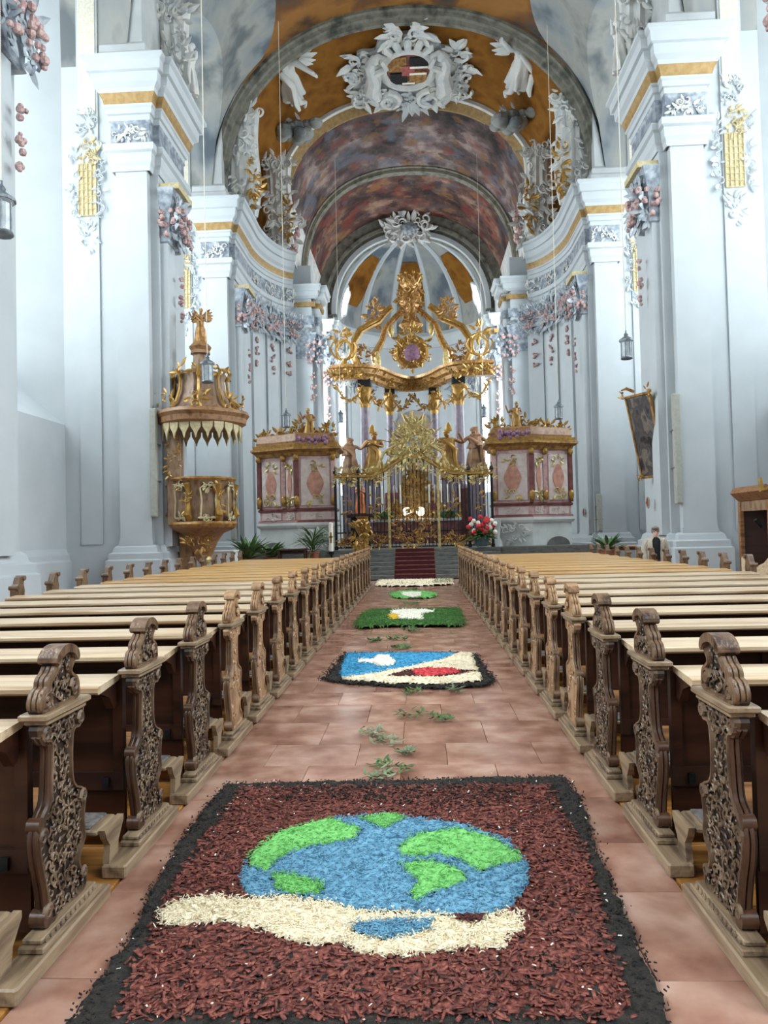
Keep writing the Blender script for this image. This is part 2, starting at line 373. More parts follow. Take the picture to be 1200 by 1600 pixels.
# ---- walls
walls = {}
for s in (-1, 1):
    nm = SIDE[s]; mb = MB()
    mb.box(s*10.2, s*13, -8, 32, 0, 4.95)
    for y0, y1 in PIERS:
        mb.box(s*8.2, s*13, y0, y1, 4.95, 22.5); mb.box(s*8.2, s*10.2, y0, y1, 0, 4.95); mb.box(s*7.3, s*8.2, y0, y1, 0, CZ)
    for k, (y0, y1) in enumerate(BAYS):             # splayed sill and jambs round each window
        mb.prism([(s*10.2, 4.95), (s*12.0, 6.7), (s*13, 6.7), (s*13, 4.95)], y0, y1, 'y')
        j = .85; J1 = .75
        mb.prism([(s*10.2, y1), (s*12.0, y1-J1), (s*13, y1-J1), (s*13, y1)], 4.95, 22.5, 'z')
        mb.prism([(s*10.2, y0), (s*12.0, y0+j), (s*13, y0+j), (s*13, y0)], 4.95, 22.5, 'z')
    w = structure(mb.build('wall_'+nm, 'plaster'), 'tall white %s nave wall with broad pilastered piers between windows' % nm); walls[s] = w
    # entablature path round every pier
    for k, (y0, y1) in enumerate(PIERS):
        path = [(8.55, y0+.02), (8.55, y0-.28), (7.46, y0-.28), (7.46, y0+.02), (7.28, y0+.02), (7.28, y1)]
        if k < 3: path += [(8.25, y1)]
        else:                                       # runs on along the curved wall towards the choir
            path += [(5.45+1.85*math.cos(t), 32+4.2*math.sin(t)) for t in np.linspace(.12, 1.35, 12)]
        pth = sp(path, s)
        b = MB(); b.sweep([(0, 14.5), (.26, 14.5), (.3, 14.62), (.42, 14.72), (.44, 15.0), (.53, 15.02), (.55, 15.28), (.64, 15.34), (.64, CZ), (0, CZ)], pth); b.build('cornice', 'plaster', w)
        b = MB(); b.sweep([(0, 14.22), (.17, 14.22), (.2, 14.36), (.28, 14.5), (0, 14.5)], pth); b.build('gold_band', 'gold_band', w)
        b = MB(); b.sweep([(0, 13.78), (.05, 13.78), (.06, 13.95), (.12, 13.97), (.13, 14.12), (.18, 14.16), (.18, 14.22), (0, 14.22)], pth); b.build('architrave', 'plaster', w)
        b = MB(); b.sweep([(0, 13.05), (.06, 13.05), (.03, 13.1), (.03, 13.72), (.07, 13.78), (0, 13.78)], pth); b.build('frieze', 'grey_marble', w)
        b = MB(); b.sweep([(0, 12.3), (.03, 12.3), (.05, 12.45), (.1, 12.55), (.12, 12.8), (.2, 12.85), (.2, 13.05), (0, 13.05)], pth); b.build('neck_moulding', 'plaster', w)
        b = MB(); b.sweep([(0, 0), (.26, 0), (.26, .92), (.2, .96), (.2, 1.12), (.12, 1.16), (.08, 1.3), (0, 1.36)], pth); b.build('plinth', 'plaster', w)
        # ornamented front pilaster, grey scrollwork on the frieze
        b = MB(); b.box(s*7.54, s*8.47, y0-.27, y0, 1.3, 12.4)
        b.box(s*7.5, s*8.5, y0-.31, y0-.2, 1.34, 1.5)
        b.build('pilaster', 'plaster', w)
        b = MB()
        for q in range(5): rocaille(b, (s*(7.62+.19*q), y0-.33, 13.42), (1, 0, 0), (0, 0, 1), (0, -1, 0), .1, .22, 7, 10*k+q, .16)
        b.build('frieze_scrollwork', 'stucco_relief', w)
        # flank pilaster with grey capital and flowers
        yk = y0; y0 = y0+(.75 if k == 1 else 0)
        b = MB(); b.box(s*7.08, s*7.32, y0+.12, y0+.75, 1.3, 10.3); b.build('pilaster', 'plaster', w)
        b = MB(); b.loft([[(s*x, y, z) for x, y in ((7.3, y0+.12-e), (7.05-e, y0+.12-e), (7.05-e, y0+1.1+e), (7.3, y0+1.1+e))] for e, z in ((.0, 10.3), (.05, 10.34), (.02, 10.45), (.06, 11.2), (.2, 11.75), (.22, 11.9))])
        b.build('capital', 'grey_marble', w)
        b = MB(); b.box(s*6.7, s*7.3, y0+.05, y0+1.35, 11.9, 12.08); b.build('abacus', 'trellis_gold', w)
        b = MB(); rocaille(b, (s*6.85, y0+.7, 11.1), (0, 1, 0), (0, 0, 1), (-s, -.3, 0), .6, .75, 46, 50+k, .34)
        rocaille(b, (s*7.1, y0+.2, 11.1), (1, 0, 0), (0, 0, 1), (0, -1, 0), .3, .7, 30, 70+k, .3)
        b.build('capital_foliage', 'grey_leaf', w)
        b = MB(); q = random.Random(90+k)
        for i in range(26):
            b.ball((s*(6.78-q.random()*.12), y0+.7+q.uniform(-.6, .6), 10.95+q.uniform(-.5, .45)), q.uniform(.06, .1), 6, 4)
            if i < 12: b.ball((s*(6.8+q.random()*.5), y0+.1-q.random()*.1, 10.9+q.uniform(-.4, .4)), q.uniform(.06, .1), 6, 4)
        for i in range(18):
            t = (i//6)/2; b.ball((s*(6.9-q.random()*.06), y0+.7+q.uniform(-.13, .13), 9.3-.55*t*2+q.uniform(-.16, .16)), q.uniform(.045, .075), 6, 4)
        b.build('flower_festoon', 'flower_pink', w)
        y0 = yk
        # strip with the gilded trellis beside it
        b = MB(); b.box(s*9.08, s*9.72, y0-.05, y0+.02, 1.4, 22); b.build('lesene', 'plaster', w)
        b = MB(); b.box(s*9.14, s*9.66, y0-.075, y0-.03, 14.2, 22); b.build('relief_field', 'trellis_ground', w)
        b = MB()
        x0, x1, z0, z1 = 9.14, 9.66, 11.15, 12.7
        b.box(s*x0, s*x1, y0-.07, y0-.04, z0, z1)
        for i in range(9):
            zz = z0+(z1-z0)*i/8
            b.tube([(s*x0, y0-.08, zz), (s*x1, y0-.08, zz)], .02, 4)
        for i in range(5):
            xx = x0+(x1-x0)*i/4; b.tube([(s*xx, y0-.08, z0), (s*xx, y0-.08, z1)], .022, 4)
        rocaille(b, (s*9.4, y0-.07, 13.1), (1, 0, 0), (0, 0, 1), (0, -1, 0), .24, .4, 30, 130+k, .18)
        b.build('gilded_trellis', 'trellis_gold', w)
        b = MB()
        for e in (-1, 1): rocaille(b, (s*(9.4+e*.42), y0-.06, 12.2), (1, 0, 0), (0, 0, 1), (0, -1, 0), .12, 1.2, 30, 150+k+e, .17)
        rocaille(b, (s*9.4, y0-.06, 10.6), (1, 0, 0), (0, 0, 1), (0, -1, 0), .24, .5, 22, 170+k, .17); rocaille(b, (s*9.4, y0-.06, 14.0), (1, 0, 0), (0, 0, 1), (0, -1, 0), .3, .4, 26, 190+k, .18)
        b.build('stucco_tendril', 'plaster', w)
        # impost above the cornice
        b = MB(); b.box(s*7.75, s*9.0, y0+.05, y1-.1, CZ, 20.5); b.sweep([(0, CZ), (.22, CZ), (.22, CZ+.5), (.14, CZ+.6), (.14, CZ+.8), (0, CZ+.95)], sp([(9.0, y0+.05), (7.75, y0+.05), (7.75, y1-.1)], s)); b.build('impost', 'plaster_grey', w)
    # base moulding along the low wall
    for k, (y0, y1) in enumerate(BAYS):
        b = MB(); b.sweep([(0, 0), (.16, 0), (.16, .92), (.1, .98), (.1, 1.12), (.04, 1.16), (0, 1.3)], sp([(10.2, y0), (10.2, y1)], s) if s < 0 else [(10.2, y1), (10.2, y0)]); b.build('plinth', 'plaster', w)
    # curved wall from the last pier to the choir
    ts = np.linspace(-.0, 1.35, 15); cp = [(5.45+1.85*math.cos(t), 32+4.2*math.sin(t)) for t in ts]
    ring = lambda z: [(s*x, y, z) for x, y in cp]
    b = MB(); b.loft([ring(0), ring(CZ)], closed=False); b.loft([[(s*x, y, CZ) for x, y in cp], [(s*9.5, y+1, CZ) for x, y in cp]], closed=False)
    b.build('curved_wall', 'plaster', w)
    for q, t in enumerate((.32, .78, 1.2)):
        x, y = 5.45+1.85*math.cos(t), 32+4.2*math.sin(t); tx, ty = -1.85*math.sin(t), 4.2*math.cos(t); l = math.hypot(tx, ty); tx /= l; ty /= l; nx, ny = -ty, tx
        if nx*x > 0 and ny > 0: nx, ny = -nx, -ny
        M = Matrix(((s*tx, s*nx, 0, s*x), (ty, ny, 0, y), (0, 0, 1, 0), (0, 0, 0, 1)))
        b = MB(); b.box(-.42, .42, 0, .12, 1.3, 11.2, M); b.build('pilaster', 'plaster', w)
        b = MB(); b.loft([[(-.42-e, 0, z), (.42+e, 0, z), (.42+e, .12+e, z), (-.42-e, .12+e, z)] for e, z in ((0, 11.2), (.04, 11.25), (.02, 11.4), (.06, 12.0), (.2, 12.4), (.22, 12.5))], M=M); rocaille(b, M @ Vector((0, .25, 11.9)), M.to_3x3() @ Vector((1, 0, 0)), (0, 0, 1), M.to_3x3() @ Vector((0, 1, 0)), .5, .5, 22, 300+q, .38)
        b.build('capital', 'grey_marble', w)
        b = MB(); rocaille(b, M @ Vector((-.1, .3, 11.75)), M.to_3x3() @ Vector((1, 0, 0)), (0, 0, 1), M.to_3x3() @ Vector((0, 1, 0)), 1.0, .6, 70, 340+q, .34); b.build('capital_foliage', 'grey_leaf', w)
        b = MB(); rr = random.Random(310+q)
        for i in range(30):
            b.ball(M @ Vector((rr.uniform(-1.0, .7), .34, 11.7+rr.uniform(-.45, .35))), rr.uniform(.06, .11), 6, 4)
        for i in range(18):
            u = (i//6)/2; b.ball(M @ Vector((rr.uniform(-.15, .15), .18, 10.6-1.1*u+rr.uniform(-.18, .18))), rr.uniform(.05, .08), 6, 4)
        b.build('flower_festoon', 'flower_pink', w)
        b = MB(); 
        for i in range(3): rocaille(b, M @ Vector((-.3+.3*i, .08, 13.4)), M.to_3x3() @ Vector((1, 0, 0)), (0, 0, 1), M.to_3x3() @ Vector((0, 1, 0)), .14, .22, 8, 330+q*3+i, .17)
        b.build('frieze_scrollwork', 'stucco_relief', w)
    # choir wall with two pilastered piers
    b = MB(); b.box(s*6.7, s*9.5, 36, 36.7, 0, 22.5); b.box(s*6.7, s*9.5, 36.7, 39.3, 0, 5.9); b.box(s*6.7, s*9.5, 36.7, 39.3, 15.1, 22.5); b.box(s*6.7, s*9.5, 39.3, 41.6, 0, 22.5); b.box(s*6.7, s*9.5, 41.6, 47.2, 0, 5.5); b.box(s*6.7, s*9.5, 47.2, 50, 0, 22.5); b.build('choir_wall', 'plaster', w)
    for q, y0 in enumerate((40.7, 47.5)):
        path = [(6.7, y0), (5.45, y0), (5.45, y0+.35), (5.15, y0+.35), (5.15, y0+1.5), (6.7, y0+1.5)]
        pth = sp(path, s)
        b = MB(); b.box(s*5.15, s*6.7, y0+.35, y0+1.5, 0, CZ); b.box(s*5.55, s*6.55, y0, y0+.4, 0, CZ); b.build('choir_pier', 'plaster', w)
        b = MB(); b.sweep([(0, 14.75), (.1, 14.75), (.3, 14.85), (.32, 15.1), (.42, 15.12), (.44, 15.36), (.5, CZ), (0, CZ)], pth); b.build('cornice', 'plaster', w)
        b = MB(); b.sweep([(0, 14.3), (.1, 14.3), (.13, 14.55), (0, 14.55)], pth); b.build('gold_band', 'gold_band', w)
        b = MB(); b.sweep([(0, 13.3), (.03, 13.3), (.03, 13.8), (0, 13.8)], pth); b.build('frieze', 'grey_marble', w)
        b = MB(); b.sweep([(0, 11.4), (.04, 11.4), (.06, 12.4), (.2, 12.8), (0, 12.8)], pth); rocaille(b, (s*5.3, y0+.1, 12.1), (1, 0, 0), (0, 0, 1), (0, -1, 0), .4, .7, 26, 400+q, .45); b.build('capital', 'grey_marble', w)
        b = MB(); rr = random.Random(410+q)
        for i in range(26): b.ball((s*(5.35+rr.uniform(-.4, .5)), y0-.15-rr.random()*.1, 11.6+rr.uniform(-.5, .7)), rr.uniform(.07, .12), 6, 4)
        for i in range(18): b.ball((s*(5.5+rr.uniform(-.15, .15)), y0-.05, 10.4-.6*(i//6)+rr.uniform(-.18, .18)), rr.uniform(.05, .09), 6, 4)
        b.build('flower_festoon', 'flower_pink', w)
        b = MB(); b.box(s*5.6, s*6.7, y0+.4, y0+1.4, CZ, 16.8); b.build('impost', 'plaster', w)
# ---- windows (lit by the overcast sky outside)
wn = 0
for s in (-1, 1):
    for y0, y1 in BAYS:
        wn += 1; b = MB(); b.box(s*11.96, s*12.0, y0+.85, y1-.75, 6.65, 17.9)
        o = structure(b.build('window_%d' % wn, 'daylit_glass'), 'bright tall window in the %s wall, bay %d from the entrance' % (SIDE[s], wn if s < 0 else wn-4))
        b = MB(); yc = (y0+y1)/2
        for q in range(1, 6): b.box(s*11.9, s*11.95, y0+.9+(y1-y0-1.65)*q/6-.03, y0+.9+(y1-y0-1.65)*q/6+.03, 6.7, 17.9)
        for q in range(1, 12): b.box(s*11.9, s*11.95, y0+.9, y1-.75, 6.7+.93*q-.02, 6.7+.93*q+.02)
        b.build('glazing_bars', 'iron', o)
    wn += 1; b = MB(); b.box(s*7.6, s*7.64, 41.8, 47.0, 5.6, 16.6)
    o = structure(b.build('window_%d' % wn, 'daylit_glass'), 'bright choir window behind the %s choir pier' % SIDE[s])
    wn += 1; b = MB(); b.box(s*7.6, s*7.64, 36.8, 39.2, 6.0, 15.0); structure(b.build('window_%d' % wn, 'daylit_glass'), 'unseen added bright pane before the %s choir pier' % SIDE[s])  # added glowing pane, out of view, only to brighten piers and canopy
# ---- west wall behind the photographer
b = MB(); b.box(-13, 13, -8.4, -8, 0, 26); structure(b.build('wall_back', 'plaster'), 'plain white entrance wall behind the photographer')
# ---- nave vault: barrel with lunettes over the windows
VA, VB, VC, VN = 8.25, 8.0, 15.7, 2.2
def vault_x(z): 
    t = max(0., min(1., (z-VC)/VB)); return VA*(1-t**VN)**(1/VN)
def lun(y):
    for y0, y1 in BAYS:
        if y0 < y < y1:
            h = (y1-y0)/2; return 18+2.4*math.sqrt(max(0, 1-((y-(y0+y1)/2)/h)**2))
    return VC
ys = sorted(set([round(v, 3) for y0, y1 in BAYS for v in (list(np.linspace(y0, y1, 21))+[y0+.01, y1-.01])]+[-8, 30.5]))
rings = []; lunL = []
for y in ys:
    z0 = lun(y); n = 40; ring = []
    t0 = math.asin(min(1, ((z0-VC)/VB))**(VN/2)) if z0 > VC else 0
    for i in range(n+1):
        t = t0+(PI-2*t0)*i/n; ct, st = math.cos(t), math.sin(t)
        ring.append((VA*math.copysign(abs(ct)**(2/VN), ct), y, VC+VB*abs(st)**(2/VN)))
    rings.append(ring); lunL.append((ring[0][0], z0))
b = MB(); b.loft([[p for p in r[0:9]] for r in rings], closed=False); b.loft([[p for p in r[32:41]] for r in rings], closed=False)
ceiling = structure(b.build('ceiling', 'fresco_cloud', smooth=True), 'frescoed barrel vault over the nave with lunettes')
b = MB(); b.loft([[p for p in r[8:33]] for r in rings], closed=False); b.build('fresco', 'fresco_nave', ceiling, smooth=True)
b = MB()
for s in (-1, 1):
    b.loft([[(s*x, y, z), (s*13, y, z)] for y, (x, z) in zip(ys, lunL)], closed=False)
b.build('lunette_vault', 'fresco_cloud', ceiling, smooth=True)
# ring arch closing the nave vault
def arch_ring(name, m, prof, a, b_, c, n, y, k=56):
    """profile points (radial offset inward, y offset) swept round a superelliptic arch"""
    pts = superarch(a, b_, c, n, k); R = []
    for i, (x, z) in enumerate(pts):
        p0 = Vector(pts[max(0, i-1)]); p1 = Vector(pts[min(k, i+1)]); t = (p1-p0).normalized(); nn = Vector((-t.y, t.x))
        if nn.dot(Vector((x, z-c))) > 0: nn = -nn
        R.append([(x+nn.x*o, y+dy, z+nn.y*o) for o, dy in prof])
    q = MB(); q.loft(R); return q.build(name, m, ceiling, smooth=True, ang=30)
arch_ring('arch_ring', 'arch_grey', [(-.1, 0), (.14, 0), (.18, .1), (.34, .14), (.36, .3), (.52, .36), (.52, .55), (-.1, .55)], VA, VB, VC, VN, 30.35)
# orange painted vault between nave and choir
AR2 = (6.75, 6.75, 16.6, 2.4)
r1 = [(x, 30.6, z) for x, z in superarch(VA-.1, VB-.15, VC, VN, 56)]; r2 = [(x, 36.3, z) for x, z in superarch(AR2[0]+.1, AR2[1]+.05, AR2[2], AR2[3], 56)]
b = MB(); b.loft([[tuple(np.array(p)*(1-t)+np.array(q)*t) for p, q in zip(r1, r2)] for t in np.linspace(0, 1, 7)], closed=False); b.build('orange_fresco', 'fresco_orange', ceiling, smooth=True)
arch_ring('choir_arch', 'stucco', [(-.35, 0), (.0, -.12), (.12, -.12), (.16, .0), (.16, .12), (-.35, .12)], *AR2, 36.2)
arch_ring('choir_arch_gold', 'gold_band', [(.16, .02), (.5, .3), (.5, .4), (.16, .12)], *AR2, 36.2)
b = MB(); aa = superarch(7.4, 7.3, 16.6, 2.4, 56); a0 = superarch(AR2[0]-.4, AR2[1]-.4, *AR2[2:], 56)
# choir vault in two painted bays with an arch between
def barrel(name, m, a1, y1, a2, y2, j0=0, j1=56):
    A = superarch(*a1, 56)[j0:j1+1]; B = superarch(*a2, 56)[j0:j1+1]
    q = MB(); q.loft([[(p[0]*(1-t)+r[0]*t, y1+(y2-y1)*t, p[1]*(1-t)+r[1]*t) for p, r in zip(A, B)] for t in np.linspace(0, 1, 6)], closed=False)
    return q.build(name, m, ceiling, smooth=True)
CV = (6.35, 6.35, 16.6, 2.3)
barrel('choir_fresco', 'fresco_choir', CV, 36.5, CV, 42.6, 6, 50); barrel('choir_springing', 'stucco_relief', CV, 36.5, CV, 50, 0, 6); barrel('choir_springing', 'stucco_relief', CV, 36.5, CV, 50, 50, 56)
arch_ring('choir_transverse_arch', 'arch_grey', [(-.1, 0), (.06, -.05), (.12, .05), (.28, .1), (.3, .5), (-.1, .5)], *CV, 42.5)
arch_ring('choir_transverse_arch_gold', 'gold_band', [(.06, .08), (.2, .06), (.2, .14), (.06, .14)], *CV, 42.5)
barrel('choir_fresco', 'fresco_choir_red', CV, 43, CV, 49.3, 6, 50)
AP = (5.35, 5.4, 16.4, 2.2)
arch_ring('apse_arch', 'arch_grey', [(-1.2, 0), (-.55, 0), (-.5, -.15), (-.3, -.15), (-.28, .1), (-.1, .1), (0, -.05), (.25, -.05), (.3, .3), (.3, .6), (-1.2, .6)], *AP, 49.2)
arch_ring('apse_arch_moulding', 'plaster', [(-.02, -.1), (.3, -.16), (.36, .0), (.1, .02)], *AP, 49.2)
# ---- apse: half round wall, windows, ribbed half dome
R0 = 5.3; AYC = 49.5
apse = MB(); th = np.linspace(0, PI, 41)
win_t = [(.2, .5), (PI-.5, PI-.2)]
def cyl(z0, z1, t0, t1, n=12): 
    apse.loft([[(R0*math.cos(t), AYC+R0*math.sin(t), z) for t in np.linspace(t0, t1, n)] for z in (z0, z1)], closed=False)
cyl(0, 4.2, 0, PI, 40); cyl(14.6, 16.4, 0, PI, 40); cyl(4.2, 14.6, 0, .2, 4); cyl(4.2, 14.6, .5, PI-.5, 30); cyl(4.2, 14.6, PI-.2, PI, 4)
apse_o = structure(apse.build('wall_apse', 'plaster', smooth=True), 'curved white apse wall behind the gilded canopy altar')
for t0, t1 in win_t:
    wn += 1; q = MB(); tm = (t0+t1)/2; Rg = R0+.25
    zt = []
    ring0 = [(Rg*math.cos(t), AYC+Rg*math.sin(t), 4.2) for t in np.linspace(t0-.02, t1+.02, 7)]
    q.loft([ring0, [(x, y, 14.4) for x, y, z in ring0]], closed=False)
    o = structure(q.build('window_%d' % wn, 'daylit_glass'), 'tall bright apse window %s of the canopy altar' % ('right' if tm < 1.5 else 'left'))
    q = MB()
    for t in np.linspace(t0, t1, 4): q.tube([((R0+.2)*math.cos(t), AYC+(R0+.2)*math.sin(t), 4.2), ((R0+.2)*math.cos(t), AYC+(R0+.2)*math.sin(t), 14.4)], .025, 4)
    for z in np.arange(5, 14.4, .9): q.tube([((R0+.2)*math.cos(t), AYC+(R0+.2)*math.sin(t), z) for t in np.linspace(t0, t1, 5)], .02, 4)
    q.build('glazing_bars', 'iron', o)
    q = MB(); 
    for t in (t0, t1): rocaille(q, (R0*.985*math.cos(t), AYC+R0*.985*math.sin(t), 13.2), (-math.sin(t), math.cos(t), 0), (0, 0, 1), (-math.cos(t), -math.sin(t), 0), .35, 1.6, 34, int(t*100), .5)
    q.build('window_stucco', 'stucco_relief', apse_o)
for sg in (-1, 1):
    wn += 1; q = MB(); tc = .35 if sg > 0 else PI-.35; ring = []
    for i in range(20):
        an = 2*PI*i/20; rr_ = 1+.14*math.cos(5*an); t_ = tc+.11*rr_*math.cos(an); p_ = .27+.2*rr_*math.sin(an)
        ring.append(((R0-.1)*math.cos(p_)*math.cos(t_), AYC+(R0-.1)*math.cos(p_)*math.sin(t_), 16.4+(R0-.1)*1.02*math.sin(p_)))
    q.loft([ring, [(x*1.02, AYC+(y-AYC)*1.02, z) for x, y, z in ring]]); structure(q.build('window_%d' % wn, 'daylit_glass'), 'small scalloped bright window above the %s apse window' % ('right' if sg > 0 else 'left'))
    q2 = MB(); q2.tube(ring+ring[:1], .09, 6); q2.build('window_moulding', 'stucco', apse_o, smooth=True)
q = MB(); M_, K_ = 24, 10
def dome(t, p, r=R0): return (r*math.cos(p)*math.cos(t), AYC+r*math.cos(p)*math.sin(t), 16.4+r*1.02*math.sin(p))
q.loft([[dome(t, p) for t in np.linspace(0, PI, M_+1)] for p in np.linspace(0, PI/2-.01, K_)], closed=False); q.build('half_dome', 'fresco_cloud', apse_o, smooth=True)
for t in (0.2, .82, 1.3, PI-1.3, PI-.82, PI-.2):
    q = MB(); q.tube([dome(t, p, R0-.06) for p in np.linspace(0, 1.4, 12)], [.3-.015*i for i in range(12)], 6, flat=.6); q.build('dome_rib', 'plaster', apse_o, smooth=True)
for t in (.55, PI/2, PI-.55):
    q = MB(); q.loft([[dome(t+d*w, p, R0-.08) for d in np.linspace(-1, 1, 7)] for p, w in ((.28, .13), (.4, .2), (.6, .24), (.8, .25), (1.0, .16))], closed=False); q.build('dome_fresco', 'fresco_orange', apse_o, smooth=True)
for t in (.09, .62, .95, 1.28, PI-1.28, PI-.95, PI-.62, PI-.09):                # flat pilasters and capitals round the apse
    c, sn = math.cos(t), math.sin(t); M = Matrix(((-sn, -c, 0, R0*c), (c, -sn, 0, AYC+R0*sn), (0, 0, 1, 0), (0, 0, 0, 1)))
    q = MB(); q.box(-.3, .3, 0, .14, 0, 13, M); q.build('pilaster', 'plaster', apse_o)
    q = MB(); q.box(-.36, .36, 0, .2, 12.0, 13, M); rocaille(q, M @ Vector((0, .25, 12.4)), (M.to_3x3() @ Vector((1, 0, 0))), (0, 0, 1), M.to_3x3() @ Vector((0, 1, 0)), .35, .5, 14, int(t*50), .35); q.build('capital', 'grey_marble', apse_o)
q = MB(); q.sweep([(0, 15.2), (.2, 15.2), (.35, 15.5), (.5, 15.7), (.5, 16), (0, 16)], [((R0)*math.cos(t), AYC+R0*math.sin(t)) for t in np.linspace(0, PI, 30)][::-1]); q.build('cornice', 'plaster', apse_o)
q = MB(); q.loft([[(1.5*math.cos(t), AYC+R0-.3-.2*0, z) for t in np.linspace(0, PI, 9)] for z in (3, 9.5)], closed=False)
q = MB(); q.prism([(-1.35, 3), (1.35, 3)]+[(1.35*math.cos(t), 9.2+1.35*math.sin(t)) for t in np.linspace(0, PI, 13)], AYC+R0-.55, AYC+R0-.35, 'y'); q.build('altar_niche', 'grey_niche', apse_o)
# roof over everything that the vaults leave open
b = MB(); b.box(-13.5, 13.5, -8.4, 60, 26, 26.3); b.box(-13.4, -13, -8.4, 60, 0, 26); b.box(13, 13.4, -8.4, 60, 0, 26); b.box(-13, 13, 57, 57.3, 0, 26)
structure(b.build('trim_1', 'plaster_grey'), 'outer masonry shell of the church')
# ================================================================ pews
def crom(P, n=4, closed=True):
    out = []; m = len(P)
    for i in range(m if closed else m-1):
        p = [Vector(P[(i+k) % m] if closed else P[min(max(i+k, 0), m-1)]) for k in (-1, 0, 1, 2)]
        for k in range(n):
            t = k/n; out.append(tuple(.5*((2*p[1])+(p[2]-p[0])*t+(2*p[0]-5*p[1]+4*p[2]-p[3])*t*t+(-p[0]+3*p[1]-3*p[2]+p[3])*t**3)))
    if not closed: out.append(tuple(P[-1]))
    return out
BODY = [(.30, .10), (.305, .17), (.285, .27), (.252, .38), (.248, .46), (.285, .515), (.33, .56), (.342, .67), (.345, .765), (.305, .785), (.278, .815), (.30, .86), (.59, .86), (.605, .82), (.58, .775), (.525, .765), (.515, .63), (.535, .56), (.60, .525), (.628, .48), (.612, .40), (.618, .31), (.57, .255), (.575, .21), (.62, .165), (.585, .10)]
CREST = [(.30, .895), (.272, .93), (.29, .97), (.322, .984), (.33, 1.012), (.362, 1.03), (.385, 1.052), (.372, 1.078), (.40, 1.11), (.46, 1.125), (.52, 1.112), (.552, 1.075), (.535, 1.045), (.515, 1.018), (.56, .99), (.577, .95), (.552, .895)]
def inset(P, d):
    n = len(P); c = []
    area = sum(P[i][0]*P[(i+1) % n][1]-P[(i+1) % n][0]*P[i][1] for i in range(n)); sg = 1 if area > 0 else -1
    for i in range(n):
        t = (Vector(P[(i+1) % n])-Vector(P[i-1])).normalized(); c.append((P[i][0]-t.y*d*sg, P[i][1]+t.x*d*sg))
    return c
def rim(mb, P, w, x0, x1, s):
    Q = inset(P, w); R = [[(s*x1, a[0], a[1]), (s*x0, a[0]+(b[0]-a[0])*.25, a[1]+(b[1]-a[1])*.25), (s*x0, b[0]-(b[0]-a[0])*.2, b[1]-(b[1]-a[1])*.2), (s*x1, b[0], b[1])] for a, b in zip(P, Q)]
    R.append(R[0]); return mb.loft(R, caps=False)
def vines(mb, P, s, x, n, seed, sz):
    rs = random.Random(seed); Q = inset(P, .022); ys = [p[0] for p in P]; zs = [p[1] for p in P]; pts = []; k = 0
    while len(pts) < n and k < 9000:
        k += 1; p = (rs.uniform(min(ys), max(ys)), rs.uniform(min(zs), max(zs)))
        if poly_in(p, Q) and all((p[0]-q[0])**2+(p[1]-q[1])**2 > (sz*1.15)**2 for q in pts): pts.append(p)
    for p in pts:
        a0 = rs.uniform(0, 2*PI); sg = rs.choice((-1, 1)); r0 = sz*rs.uniform(.55, .8); c = []
        for i in range(9):
            t = i/8; a = a0+sg*t*5.2; r = r0*(1-.72*t); c.append((s*(x-.004*t), p[0]+r*math.cos(a), p[1]+r*math.sin(a)))
        mb.tube(c, [sz*.2*(1-.45*i/8) for i in range(9)], 5)
        for q in range(2):
            a = a0+q*2.2+rs.uniform(-.4, .4); mb.leaf((s*x, p[0]+r0*.6*math.cos(a), p[1]+r0*.6*math.sin(a)), (0, math.cos(a), math.sin(a)), (-s, 0, 0), sz*.95, sz*.5, .25, 3)
    return mb
PEW_PARTS = {}
